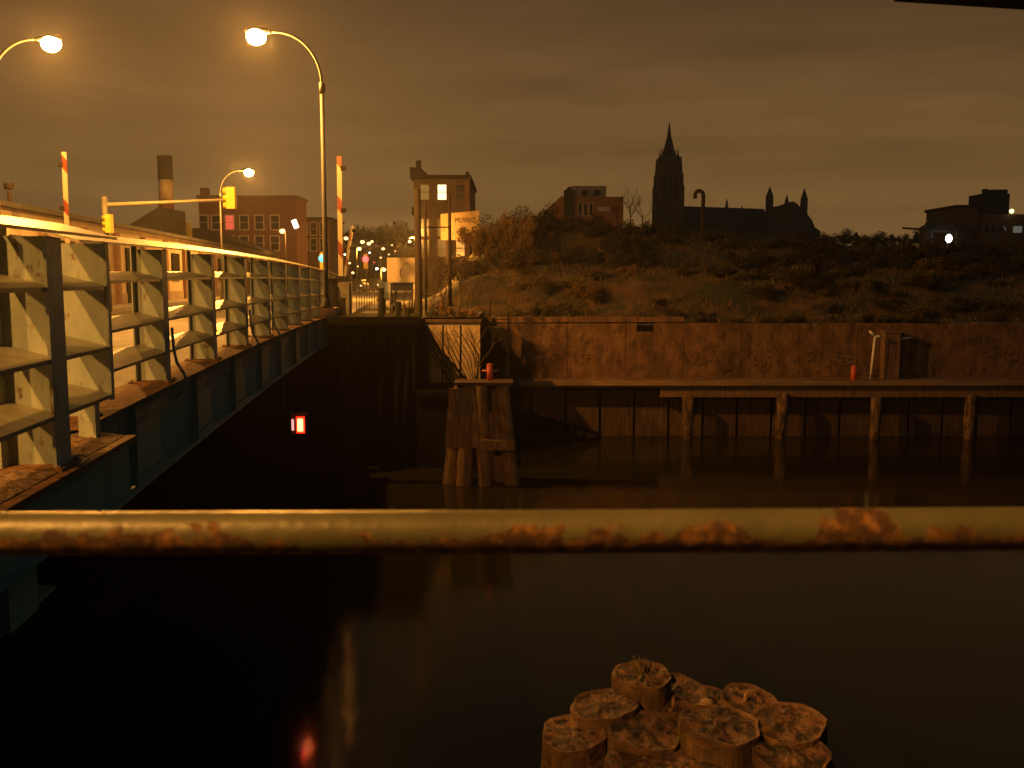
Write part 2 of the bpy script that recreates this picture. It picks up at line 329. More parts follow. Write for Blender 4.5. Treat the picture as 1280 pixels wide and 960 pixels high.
# roadway, pavements
rd = MB()
ts = [-40, 7.3]+[7.3+i*1.5 for i in range(1, 18)]+[36, 60, 120, 300, 700]
for a, b in zip(ts, ts[1:]):
    rd.add([B(-10, a, 5.27+camber(a)), B(-2, a, 5.27+camber(a)), B(-2, b, 5.27+camber(b)), B(-10, b, 5.27+camber(b))], [(0, 1, 2, 3)])
struct('road', rd, M['road'])
ln = MB()
for s0, s1 in ((-6.25, -6.13), (-5.95, -5.83), (-2.5, -2.38), (-9.62, -9.5)):
    for a, b in zip(ts, ts[1:]):
        if a > 100: break
        ln.add([B(s0, a, 5.275+camber(a)), B(s1, a, 5.275+camber(a)), B(s1, b, 5.275+camber(b)), B(s0, b, 5.275+camber(b))], [(0, 1, 2, 3)])
struct('road_markings', ln, M['line'])
pv = MB()
pv.bbox(-2, -.03, 7.45, 33, 5.1, 5.39, 18)
pv.bbox(-2, 0, 32.9, 36.5, 5.1, 5.36, 1, False); pv.bbox(-2, .6, 36.5, 90, 5.1, 5.36, 1, False)
pv.bbox(-12, -10, 7.45, 33, 5.1, 5.39, 18); pv.bbox(-12, -10, 33, 200, 5.1, 5.36, 1, False); pv.bbox(-12, -10, -40, 7.45, 5.1, 5.39, 1, False)
pv.bbox(-2, -.45, -40, 7.3, 5.1, 5.395, 1, False)
struct('pavement', pv, M['walk'])
# verge of grit between the approach pavement and the edge of the slab
gv = MB(); nx, ny = 16, 90; vs = []
for j in range(ny+1):
    for i in range(nx+1):
        s_ = -1.3+1.80*i/nx; t_ = -2+9.35*j/ny
        vs.append(B(s_, t_, 5.402+.035*random.random()*(1 if 0 < i < nx else .2)))
gv.add(vs, [(j*(nx+1)+i, j*(nx+1)+i+1, (j+1)*(nx+1)+i+1, (j+1)*(nx+1)+i) for j in range(ny) for i in range(nx)])
struct('grit_verge', gv, M['gravel'])

# embankment terrain
def sm(a, b, x):
    t = min(1, max(0, (x-a)/(b-a))); return t*t*(3-2*t)
from mathutils import noise as mn
def crest(x): return 9.2+.5*sm(-4, 5, x)-.7*sm(7, 13, x)-.9*sm(13, 36, x)
def H(x, y):
    z = 4.62+.12*sm(43.5, 44.6, y)+2.0*sm(44.6, 49.5, y)+.2*sm(49.5, 52, y)+(crest(x)-6.94)*sm(52, 61, y)
    z = 5.25+(z-5.25)*sm(-5.2, -1.2, x) if y > 44.4 else z
    z -= sm(75, 100, y)*3.6
    return z+.35*mn.noise(Vector((x*.35, y*.35, 1)))*sm(44, 46, y)+.12*mn.noise(Vector((x*1.6, y*1.6, 5)))*sm(43.6, 45, y)
em = MB(); xs = [-6+.6*i for i in range(110)]+[60+4*i for i in range(30)]; ys = [43.3+.45*i for i in range(50)]+[66+2*i for i in range(20)]
em.add([(x, y, H(x, y)) for y in ys for x in xs], [(j*len(xs)+i, j*len(xs)+i+1, (j+1)*len(xs)+i+1, (j+1)*len(xs)+i) for j in range(len(ys)-1) for i in range(len(xs)-1)], True)
struct('embankment', em, M['earth'])

# ------------------------------------------------------------------ street lamps
def make_lamp(name, label, loc, rz, power, group='sodium street lamps along the bridge road', far=False):
    t = thing(name, label, 'street lamp', (0, 0, 0), group)
    MB().tube([(0, 0, 0), (0, 0, .5), (0, 0, 6.9)], [.085, .085, .062], 12).build('pole', M['lamp_pole'], t)
    MB().box(-.19, .19, -.19, .19, -.02, .07).cone((0, 0), .15, .09, .07, .34, 12).build('pole_base', M['lamp_pole'], t)
    arm = [(0, 0, 6.75)]+[(-1.42*(1-cos(k*pi/24)), 0, 7.0+1.6*sin(k*pi/24)) for k in range(13)]+[(-1.62, 0, 8.61)]
    MB().tube(arm, [.042]*len(arm), 10).build('arm', M['lamp_pole'], t)
    MB().tube([(0, 0, 6.72), (0, 0, 7.06)], .085, 12).box(-.03, .11, -.02, .02, 6.8, 7.0).build('collar', M['lamp_pole'], t)
    h = MB().ball((-1.98, 0, 8.63), .42, .17, .13, 14, 8).tube([(-1.5, 0, 8.61), (-1.75, 0, 8.63)], [.055, .1], 10).build('lamp_head', M['lamp_pole'], t)
    MB().ball((-2.02, 0, 8.46), .30, .26, .25, 16, 10).build('lens', M['lens'], h)
    return t
def add_light(parent, loc, power, r=.16, col=SODIUM, name='lamp_light', cutoff=False):
    d = bpy.data.lights.new(name, 'SPOT' if cutoff else 'POINT')
    if cutoff: d.spot_size = radians(166); d.spot_blend = .45      # the housing cuts the light off near the horizontal
    d.energy = power; d.color = col; d.shadow_soft_size = r
    o = bpy.data.objects.new(name, d); COL.objects.link(o); o.parent = parent; o.location = loc; return o
lampA = make_lamp('street_lamp', 'tall bow-armed sodium lamp with bright starry head at the far end of the bridge railing', None, 0, LAMP_W)
lampA.location = at(408, 385, 31)
add_light(lampA, (-2.02, 0, 8.40), LAMP_W, .12)
lampB = copy_tree(lampA, (-16.9, 32, 5.72), pi, 'bow-armed sodium lamp across the road with only its arm and bright head showing')
lampN = copy_tree(lampA, (-3.9, -3.2, 5.39), 0, 'sodium street lamp behind the viewer by the near bridge approach')
lampM = copy_tree(lampA, (-13.0, -2.4, 5.39), pi, 'sodium street lamp behind the viewer on the far pavement')
for c_ in lampN.children[:]+lampM.children[:]:
    if c_.type == 'LIGHT':
        d_ = bpy.data.lights.new('lamp_light', 'SPOT'); d_.energy = NEAR_W; d_.color = SODIUM; d_.shadow_soft_size = .12; d_.spot_size = radians(153); d_.spot_blend = .16
        o_ = bpy.data.objects.new('lamp_light', d_); COL.objects.link(o_); o_.parent = c_.parent; o_.location = (-2.02, 0, 8.2); bpy.data.objects.remove(c_)
q = at(278, 350, 66); lampC = copy_tree(lampA, (q.x, 66, 5.36), pi, 'smaller bow-armed sodium lamp farther up the road beside the yellow traffic signal')

# distant lamps up the avenue: emission only
def far_lamp(px, py, Y, r, m, label, arm=1, zb=5.3):
    p = at(px, py, Y); t = thing('street_lamp', label, 'street lamp', (p.x, Y, zb), 'distant street lamps up the avenue')
    MB().tube([(p.x+arm*.9, Y, zb), (p.x+arm*.9, Y, p.z+.1), (p.x+arm*.5, Y, p.z+.28), (p.x, Y, p.z+.22)], .06, 6).build('pole', M['pole'], t)
    MB().ball(p, r, r, r*.75, 8, 6).build('lens', m, t)
    return t
fl = far_lamp(353, 289, 105, .33, M['lens_far'], 'orange lamp on a straight pole in front of the red brick building', .35)
add_light(fl, at(353, 289, 105)-Vector((0, 1.2, .4))-Vector(fl.location), 1000, .2)
for a in [(432.5, 298, 130, .30, 'bright small lamp just right of the striped barrier arm'),
          (453, 302.5, 160, .38, 'upper left lamp of the close trio above the red signal'),
          (461, 304.5, 175, .38, 'middle lamp of the close trio above the red signal'),
          (465, 302, 200, .32, 'right lamp of the close trio above the red signal'),
          (449, 311, 140, .33, 'lamp just below the trio and left of the red signal'),
          (479, 311, 150, .26, 'lone lamp between the red signal and the tall dark pole'),
          (490, 306.5, 240, .2, 'faintest small lamp high before the dark tree line'),
          (480, 337, 120, .27, 'bright white-orange lamp just left of the white board')]:
    o = far_lamp(a[0], a[1], a[2], a[3], M['lens_far'], a[4], -.4)
    if a[2] in (120, 140): add_light(o, at(a[0], a[1], a[2])-Vector((0, .6, .4))-Vector(o.location), 2600, .2)
sl = far_lamp(512, 302, 62, .10, M['lens_far'], 'small lamp above the white board near the tall dark pole', .5)
add_light(sl, (.1, -.3, -.25) if False else at(512, 302, 62)-Vector((0, .5, .2))-Vector(sl.location), 7000, .12)
for px, py, Y, r_, mm in ((437, 329, 150, .2, 'lens_far'), (447, 333, 170, .18, 'lens_far'), (462, 316, 190, .16, 'whitelamp'), (476, 322, 160, .2, 'lens_far'), (441, 341, 130, .2, 'lens_far'), (471, 336, 150, .2, 'whitelamp'), (486, 318, 210, .18, 'lens_far'), (468, 328, 170, .14, 'sigred'), (494, 314, 220, .15, 'lens_far'), (431, 318, 180, .16, 'whitelamp')):
    far_lamp(px, py, Y, r_, M[mm], 'tiny far-off light among the cluster over the avenue', -.2)
# headlights and tail lights seen down the road, as small round lamps of parked cars: two low cars
def far_car(px, py, Y, label, col):
    p = at(px, py, Y); t = thing('parked_car', label, 'car', (p.x, Y, 5.27), 'cars far down the avenue')
    x, y, z = p.x, Y, 5.27
    MB().prism([(x-.85, z+.25), (x+.85, z+.25), (x+.88, z+.8), (x+.62, z+1.4), (x-.62, z+1.4), (x-.88, z+.8)], y, y+4.2).build('body', M['black'], t)
    for sx_ in (-.62, .62):
        MB().ball((x+sx_, y-.03, z+.68), .13, .05, .11, 8, 5).build('headlight', col, t)
        MB().tube([(x+sx_-.1, y+.8, z+.3), (x+sx_+.1, y+.8, z+.3)], .3, 12).build('wheel', M['darkbox'], t)
        MB().tube([(x+sx_-.1, y+3.3, z+.3), (x+sx_+.1, y+3.3, z+.3)], .3, 12).build('wheel', M['darkbox'], t)
far_car(444.5, 346, 110, 'dark car with headlights on left of the picket gate', M['lens_far'])
far_car(466, 342, 130, 'dark car with headlights on behind the picket gate, farther away', M['lens_far'])

# ------------------------------------------------------------------ the steel bridge
br = thing('bridge_span', 'steel girder bridge span with teal riveted side and road deck', 'bridge', B(-6, 20, 4.5))
gi = MB(); gi.bbox(-.06, -.045, 7.5, 32.6, 4.52, 5.36, 18); gi.bbox(-.2, .06, 7.5, 32.6, 4.49, 4.518, 18); gi.bbox(-.2, .02, 7.5, 32.6, 5.362, 5.386, 18)
for tt in [9.35, 12.1, 14.8, 17.5, 20.2, 22.9]:
    for dt in (-.13, -.07, .07, .13, ):
        for k in range(8):
            c = B(-.034, tt+dt, 4.66+k*.085+camber(tt)); gi.ball(c, .016, .016, .016, 6, 4)
for tt in range(60):
    c = B(-.042, 7.6+tt*.2, 4.56+camber(7.6+tt*.2)); gi.ball(c, .013, .013, .013, 6, 4)
gir = gi.build('girder', M['girder'], br)
for k, tt in enumerate([9.35, 12.1, 14.8, 17.5, 20.2, 22.9, 25.6, 28.3, 31]):
    st = MB(); st.bbox(-.043, .04, tt-.012, tt+.012, 4.52, 5.36)
    st.bbox(-.043, -.036, tt-.16, tt+.16, 4.6, 5.3)
    st.build('stiffener', M['girder'], gir)
MB().bbox(-12, -.2, 7.5, 32.6, 4.95, 5.09, 18).build('deck', M['darkbox'], br)
MB().bbox(-12.1, -11.95, 7.5, 32.6, 4.5, 5.38, 18).build('girder', M['girder'], br)
cb = MB()
for tt in range(9): cb.bbox(-11.9, -.07, 8.5+tt*2.7, 8.6+tt*2.7, 4.6, 4.95)
cb.build('cross_beams', M['darkbox'], br)
MB().bbox(-.42, .10, 7.6, 32.6, 5.388, 5.40, 18).build('edge_plate', M['rust'], br)

RAILS = (.38, .74, 1.19)
def make_rails(root, t0, t1, ds, n, caps=True):
    for hh in RAILS:
        r_ = MB()
        for i in range(n):
            a = t0+(t1-t0)*i/n; b = t0+(t1-t0)*(i+1)/n; za, zb = DECK+camber(a)+hh, DECK+camber(b)+hh
            pr = [(-.30, .045), (.0, -.035), (.0, -.062), (-.008, -.062), (-.008, -.047), (-.30, .033)]
            P = [B(x+ds, a, za+z) for x, z in pr]; Q = [B(x+ds, b, zb+z) for x, z in pr]
            r_.add(P+Q, [(j, (j+1) % 6, (j+1) % 6+6, j+6) for j in range(6)]+[(0, 1, 4, 5), (11, 10, 7, 6), (1, 2, 3, 4), (10, 9, 8, 7)])
        r_.build('rail', M['shelf'], root)
    c_ = MB()
    for i in range(n):
        a = t0-.1+(t1-t0+.2)*i/n; b = t0-.1+(t1-t0+.2)*(i+1)/n; za, zb = DECK+camber(a), DECK+camber(b)
        pr = [(-.34, 1.60), (.05, 1.50), (.05, 1.48), (-.34, 1.582)]
        P = [B(x+ds, a, za+z) for x, z in pr]; Q = [B(x+ds, b, zb+z) for x, z in pr]
        c_.hexa([P[3], P[2], Q[2], Q[3], P[0], P[1], Q[1], Q[0]])
    c_.build('top_rail', M['cap'], root)
def make_post(root, t, ds, deep=.33, wide=.2, name='post'):
    p = MB(); c = camber(t); z0, z1 = DECK, DECK+1.475
    p.bbox(-deep+ds, -deep+.014+ds, t-wide/2, t+wide/2, z0, z1+.06)
    p.bbox(-deep+.014+ds, -.016+ds, t-.007, t+.007, z0, z1)
    p.bbox(-.016+ds, .004+ds, t-wide/2, t+wide/2, z0+.02, z1-.005)
    o = p.build(name, M['steel'], root)
    f = MB().bbox(-deep-.06+ds, .05+ds, t-wide/2-.05, t+wide/2+.05, z0, z0+.02)
    for sx_ in (-deep-.03, .025):
        for k in (-1, 1): f.ball(B(sx_+ds, t+k*(wide/2+.02), z0+.02+c), .02, .02, .018, 6, 4)
    f.build('base_plate', M['rust'], o)
    return o
ra = thing('bridge_railing', 'teal steel railing of deep shelf-like rails along the bridge edge', 'railing', B(0, 8, DECK))
make_rails(ra, 8.0, 31.0, 0, 18)
make_post(ra, 8.15, 0)
for k in range(8): make_post(ra, 10.82+2.70*k, 0, .33, .23)
for tt in (10.87, 16.31, 19.03):
    c = camber(tt)
    MB().tube([B(.02, tt+.12, 6.0+c), B(.03, tt+.12, 5.75+c), B(.06, tt+.12, 5.6+c), B(.13, tt+.14, 5.47+c), B(.16, tt+.15, 5.38+c), B(.12, tt+.15, 5.27+c), B(.03, tt+.15, 5.2+c)], .018, 8).build('conduit', M['steel'], ra)
MB().bbox(-.3, -.1, 22.2, 22.5, 5.85, 6.2).build('junction_box', M['black'], ra)
# railing beyond the span
rb = thing('bridge_railing', 'short stretch of the same deep-railed fence past the lamp post', 'railing', B(0, 33, DECK))
make_rails(rb, 33.2, 36.6, 0, 2)
for tt in (33.4, 34.9, 36.4): make_post(rb, tt, 0)
# near approach railing, set a little outwards
rc = thing('approach_railing', 'nearest stretch of teal railing with worn golden cap on the gritty approach slab', 'railing', B(.3, 5, DECK))
make_rails(rc, .5, 7.2, .47, 3)
MB().bbox(.10, .455, 7.19, 7.204, 5.74, 6.87, 1, False).bbox(.455, .472, 7.16, 7.234, 5.70, 6.88, 1, False).bbox(.21, .33, 7.19, 7.203, 5.41, 5.738, 1, False).bbox(.33, .35, 7.14, 7.25, 5.41, 5.735, 1, False).build('end_plate', M['steel'], rc)
for tt in (6.1, 3.6, .85): make_post(rc, tt, .47, .34, .27)
# approach slab and its side steelwork
ap = thing('approach_slab', 'near bridge approach with rusty slab lip over teal side beams', 'bridge approach', B(-3, 2, 4.7))
MB().bbox(-13, .42, -20, 7.36, 5.30, 5.398, 1, False).build('slab', M['rust'], ap) if False else MB().bbox(-.6, .58, -2.2, 7.38, 5.36, 5.40, 1, False).build('slab_lip', M['rust'], ap)
fa = MB(); fa.bbox(.50, .52, -6, 7.36, 5.0, 5.358, 1, False); fa.bbox(.34, .56, -6, 7.36, 4.975, 4.998, 1, False); fa.bbox(-.5, .52, 7.345, 7.362, 5.0, 5.358, 1, False)
fa.build('fascia_beam', M['girder'], ap)
lo = MB(); lo.bbox(.22, .24, -6, 6.1, 4.62, 4.972, 1, False); lo.bbox(.12, .38, -6, 6.1, 4.59, 4.618, 1, False)
lo.build('lower_girder', M['girder'], ap)
for tt in (6.35, 5.2, 3.6):
    MB().bbox(.27, .45, tt, tt+.42, 4.74 if tt > 6 else 4.62, 4.973, 1, False).build('bracket', M['girder'], ap)
MB().bbox(-12, .05, -20, 7.3, 4.7, 5.09, 1, False).build('deck', M['darkbox'], ap)
MB().bbox(-13, -.2, -20, 4.4, -.5, 4.68, 1, False).build('abutment', M['darkbox'], ap)
dr = MB().tube([B(.25, 6.2, 4.6), B(.25, 6.2, 3.4), B(.28, 6.22, 3.0)], .012, 6)
dr.build('hanging_wire', M['polewood'], ap)

# red navigation lantern hung under the span
ntc = at(372, 531, 20.06)
nl = thing('navigation_lantern', 'glowing red boat-warning lantern hung under the dark bridge span', 'lantern', ntc)
MB().box(ntc.x-.13, ntc.x+.16, ntc.y, ntc.y+.22, ntc.z-.20, ntc.z+.20).box(ntc.x-.16, ntc.x+.19, ntc.y-.02, ntc.y+.24, ntc.z+.201, ntc.z+.24).build('housing', M['black'], nl)
MB().box(ntc.x-.02, ntc.x+.15, ntc.y-.03, ntc.y-.002, ntc.z-.17, ntc.z+.17).build('red_glass', M['red'], nl)
MB().box(ntc.x+.01, ntc.x+.12, ntc.y-.05, ntc.y-.032, ntc.z-.13, ntc.z+.13).build('bulb', M['redbulb'], nl)
MB().box(ntc.x-.125, ntc.x-.075, ntc.y-.02, ntc.y-.002, ntc.z-.12, ntc.z+.12).build('clear_glass', M['redwhite'], nl)
MB().tube([(ntc.x-.3, ntc.y+.1, 4.6), (ntc.x-.3, ntc.y+.1, ntc.z+.3), (ntc.x, ntc.y+.1, ntc.z+.24)], .025, 8).build('hanger', M['black'], nl)
add_light(nl, (.05, -.35, 0), 4, .08, (1, .06, .02), 'red_light')

# far abutment and fender timbers under the street end
ab = thing('canal_wall', 'dark wall under the far street end behind black fender timbers', 'wall', (-8, 35, 0))
MB().box(-90, -3.2, 34.8, 35.3, -.5, 5.19).build('wall_face', M['creosote'], ab)
tag(MB().bbox(.005, 3.1, 32.9, 36.5, 5.08, 5.35, 1, False).build('street_end_deck', M['darkbox'], None, B(1.5, 34, 5.1)), 'black timber deck edge below the picket gate at the street end', 'deck')
fe = thing('timber_fender', 'black fender of upright timbers below the far railing', 'fender', (-4.5, 33, 0))
for k, px in enumerate((418, 432, 447, 461, 476, 490, 503, 516)):
    x = at(px, 500, 34).x; MB().tube([(x, 34.2+.1*(k % 2), -.4), (x+.04, 34.2, 4.4+.4*random.random())], [.17, .14], 9).build('pile', M['creosote'], fe)
MB().box(-6.3, -3.3, 33.9, 34.0, 3.6, 3.85).build('wale', M['creosote'], fe); MB().box(-6.3, -3.3, 33.9, 34.0, 1.6, 1.85).build('wale', M['creosote'], fe)
for px, py, lab in ((428, 372, 'short black post rising past the end of the railing'), (476, 360, 'tallest black post in front of the pale notice board'), (497, 377, 'black leaning post near the right leg of the pale notice board'), (509, 384, 'low black post stump left of the thick wooden pole')):
    q = at(px, 500, 33.4); q1 = at(px+random.uniform(-2, 2), py, 33.4); tag(MB().tube([(q.x, 33.4, -.4), (q.x, 33.4, 3), q1], [.15, .13, .10], 8).build('fender_post', M['creosote'], None, (q.x, 33.4, 0)), lab, 'post', 'black posts of the far fender')
th = at(513, 400, 33.2)
tag(MB().tube([(th.x, 33.6, -.4), (th.x-.02, 33.6, 5.05)], [.19, .16], 10).build('mooring_pile', M['creosote'], None, (th.x, 33.6, 0)), 'brown round pile standing at the right end of the black fender', 'pile')

# ------------------------------------------------------------------ lit concrete end wall, iron box, stair, red mooring post
ew = thing('end_wall', 'orange-lit concrete end wall behind the far piling cluster', 'wall', (-2.2, 36, 2.2))
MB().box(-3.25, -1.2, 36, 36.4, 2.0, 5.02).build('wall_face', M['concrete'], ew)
MB().box(-3.3, -1.15, 35.95, 36.45, 5.022, 5.12).build('coping', M['timber_d'], ew)
tag(MB().box(-3.35, -1.32, 33.3, 36.6, 2.55, 2.75).box(-3.35, -1.32, 33.4, 33.6, -.5, 2.548).build('landing_stage', M['creosote'], None, (-2.3, 34, 0)), 'black landing stage below the orange-lit end wall', 'landing stage')
ib = thing('iron_bin', 'black iron bin with thin corner rails beside the orange-lit end wall', 'tank', (-.6, 37, 2.3))
MB().prism([(-1.24, -.3), (-.10, -.3), (-.10, 4.55), (-.45, 4.78), (-1.24, 4.78)], 36.7, 38.2).build('body', M['darkbox'], ib)
ht = MB()
for x_ in (-1.1, -.14): ht.tube([(x_, 36.9, 4.6), (x_, 36.9, 5.45)], .022, 6)
ht.tube([(-1.1, 36.9, 5.1), (-.14, 36.9, 5.1)], .015, 6)
ht.build('handrail', M['darkbox'], ib)
stt = thing('timber_stair', 'dark steep stair of slanted stringers against the lit end wall', 'stair', (-2.4, 35.6, 2.3))
for o_ in (0, .35):
    MB().bar((-3.15, 35.6-o_, 4.6), (-1.35, 35.6-o_, 2.5), .05, .16).build('stringer', M['creosote'], stt)
tr = MB()
for k in range(9): tr.box(-3.1+k*.2, -2.9+k*.2, 35.28, 35.57, 4.42-k*.233, 4.46-k*.233)
tr.build('treads', M['creosote'], stt)
lf = thing('wire_fence', 'sagging dark wire fence in front of the orange-lit end wall', 'fence', (-2.6, 35, 2.75))
for x_ in (-3.2, -2.55, -1.9): MB().tube([(x_, 35.1, 2.7), (x_+.03, 35.1, 4.95)], .035, 6).build('post', M['creosote'], lf)
ms = MB()
for k in range(11):
    ms.tube([(-3.25+.17*k, 35.1, 2.8+.02*(k % 3)), (-3.25+.17*k-.5, 35.08, 3.8), (min(-1.3, -3.25+.17*k-.9 if k > 5 else -3.2), 35.1, 4.7)], .012, 4, False); ms.tube([(-3.25+.17*k, 35.1, 4.75), (-3.25+.17*k+.55, 35.12, 3.7), (min(-1.4, -3.25+.17*k+.95), 35.1, 2.85)], .012, 4, False)
ms.build('mesh', M['creosote'], lf)
mp0 = at(612.5, 479, 31.0)
rp_ = thing('mooring_post', 'red cross-armed mooring post standing on top of the far piling cluster', 'mooring post', (mp0.x, 31.0, mp0.z))
MB().tube([(mp0.x, 31, mp0.z-.02), (mp0.x, 31, mp0.z+.60)], .105, 12).ball((mp0.x, 31, mp0.z+.60), .11, .11, .05).build('post', M['redpaint'], rp_)
MB().tube([(mp0.x-.26, 31, mp0.z+.40), (mp0.x+.26, 31, mp0.z+.40)], .035, 8).build('cross_arm', M['redpaint'], rp_)

# ------------------------------------------------------------------ wharf
wh = thing('timber_wharf', 'long low timber wharf with pale edge beam along the far canal side', 'wharf', (15, 40, 2.2))
MB().box(-.6, 60, 39.9, 43.02, 2.12, 2.22).build('deck', M['timber'], wh)
MB().box(-.55, 60, 39.75, 40.05, 2.225, 2.40).build('edge_beam', M['stringer'], wh)
a = at(825, 500, 39.95)
MB().box(a.x, 60, 39.92, 40.12, 1.72, 2.118).build('cap_beam', M['timber'], wh)
for k in range(9):
    x = at(860, 500, 39.8).x+3.93*k
    ln_ = random.uniform(-.06, .06); MB().tube([(x+ln_, 39.75, -.5), (x+ln_, 39.75, .25), (x+ln_*.5, 39.75, .6), (x+.02, 39.75, 1.2), (x, 39.75, 1.95-.25*random.random())], [random.uniform(.17, .26), random.uniform(.16, .22), random.uniform(.18, .25), .25, random.uniform(.20, .26)], 12).build('post', M['post_timber'], wh)
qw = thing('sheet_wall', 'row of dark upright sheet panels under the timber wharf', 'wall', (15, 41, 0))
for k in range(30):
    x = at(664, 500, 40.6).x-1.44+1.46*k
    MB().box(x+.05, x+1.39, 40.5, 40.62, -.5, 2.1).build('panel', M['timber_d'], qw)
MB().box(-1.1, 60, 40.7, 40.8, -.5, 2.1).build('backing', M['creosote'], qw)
# rubble heap
rk = MB()
for k in range(70):
    u = random.random(); x = .5+3.0*u; y = 39.3+random.uniform(-.5, .7); hh = (.95*(1-u)+.15)*random.random()
    rk.ball((x, y, hh), random.uniform(.12, .32), random.uniform(.12, .3), random.uniform(.1, .25), 6, 4)
for i in range(len(rk.smooth)): rk.smooth[i] = False
tag(rk.build('rubble_heap', M['darkbox'], None, (1.8, 39.3, 0)), 'black heap of rubble at the waterline below the wharf', 'rubble')
# retaining wall, joints, opening, painted scrawls
rw = thing('retaining_wall', 'long stained concrete retaining wall behind the wharf', 'wall', (20, 43, 2.2))
wl = MB()
op0, op1 = at(796, 404, 43).x, at(817, 404, 43).x; zt, zb = 4.62, 4.30
xs_ = [-1.6]+[-.1+2.6*k for k in range(1, 24)]
for a_, b_ in zip(xs_, xs_[1:]):
    if a_ < op0 < b_:
        wl.box(a_+.012, op0, 43, 43.35, 2.0, 4.68); wl.box(op1, b_-.012, 43, 43.35, 2.0, 4.68); wl.box(op0, op1, 43, 43.35, 2.0, zb)
    else: wl.box(a_+.012, b_-.012, 43+random.uniform(0, .02), 43.35, 2.0, 4.68+random.uniform(-.03, .03))
wl.build('wall_face', M['wall'], rw)
MB().box(-1.5, 59, 43.12, 43.3, 2.0, 4.6).build('joint_filler', M['creosote'], rw)
cpn = MB()
for a_, b_ in zip(xs_, xs_[1:]):
    if a_ < 5.8 and random.random() < .8: cpn.box(a_+.02, b_-.02, 42.94, 43.6, 4.73, 4.95)
cpn.build('coping', M['wall'], rw)
# faded paint scrawls as thin raised strokes of paint
def scrawl(name, x0, z0, n, hgt, col, parent):
    s_ = MB()
    for k in range(n*9):
        q = Vector((x0+random.random()*n*hgt*.8, 42.986+.002*(k % 4), z0+random.gauss(-.1, .35)*hgt)); d = random.choice((1.57, 1.57, .3, 2.6))+random.gauss(0, .3)
        q2 = q+Vector((cos(d), 0, sin(d)))*random.uniform(.06, .3)*hgt; q2.z = max(2.4, q2.z); q.z = max(2.4, q.z); s_.bar(q, q2, random.uniform(.02, .10), .008)
    return s_.build(name, col, parent)
M['paint_faded'] = mat('faded_wall_paint', (.19, .105, .05), (.14, .075, .036), 3, .85)
for x0, n, hgt, z0 in ((.6, 3, .55, 3.1), (3.0, 3, .75, 3.1), (7.9, 2, 1.1, 3.3), (10.3, 3, .8, 3.2), (13.2, 3, .8, 3.1), (21, 3, .7, 3.2)):
    scrawl('graffiti', x0, z0, n, hgt, M['paint_faded'], rw)
# small things on the wharf
p = at(1067, 475, 41.5)
tag(MB().tube([(p.x, 41.5, 2.22), (p.x, 41.5, 2.85)], .13, 10).ball((p.x, 41.5, 2.85), .13, .13, .07).build('bollard', M['redpaint'], None, (p.x, 41.5, 2.22)), 'small red bollard on the wharf left of the forked white pipe', 'bollard')
p = at(1088, 472, 42); q = at(1094, 420, 42); r1 = at(1087, 414, 42); r2 = at(1103, 421, 42)
vp = thing('forked_pipe', 'forked white pipe standing against the retaining wall', 'pipe', (p.x, 42, 2.2))
MB().tube([(p.x, 42, 2.2), q], .06, 8).build('upright', M['white'], vp); MB().tube([q, r1], .06, 8).tube([q, r2], .055, 8).build('fork', M['white'], vp)
p0 = at(1104, 472, 42.4); p1 = at(1125, 416, 42.4)
bx = thing('timber_pillar', 'square grey timber pillar beside the forked white pipe', 'pillar', (p0.x, 42.4, 2.2))
MB().box(p0.x, p1.x, 42.3, 42.85, 2.22, p1.z).build('shaft', M['timber'], bx); MB().box(p0.x-.04, p1.x+.04, 42.26, 42.9, p1.z+.002, p1.z+.09).build('cap', M['timber'], bx)
q = at(1128, 423, 42.7); tag(MB().tube([q, at(1139, 422, 42.7)], .055, 8).tube([at(1128, 423, 42.7), at(1126, 424, 42.95)], .04, 8).build('pipe_stub', M['white'], None, q), 'short white pipe stub sticking out right of the timber pillar', 'pipe')

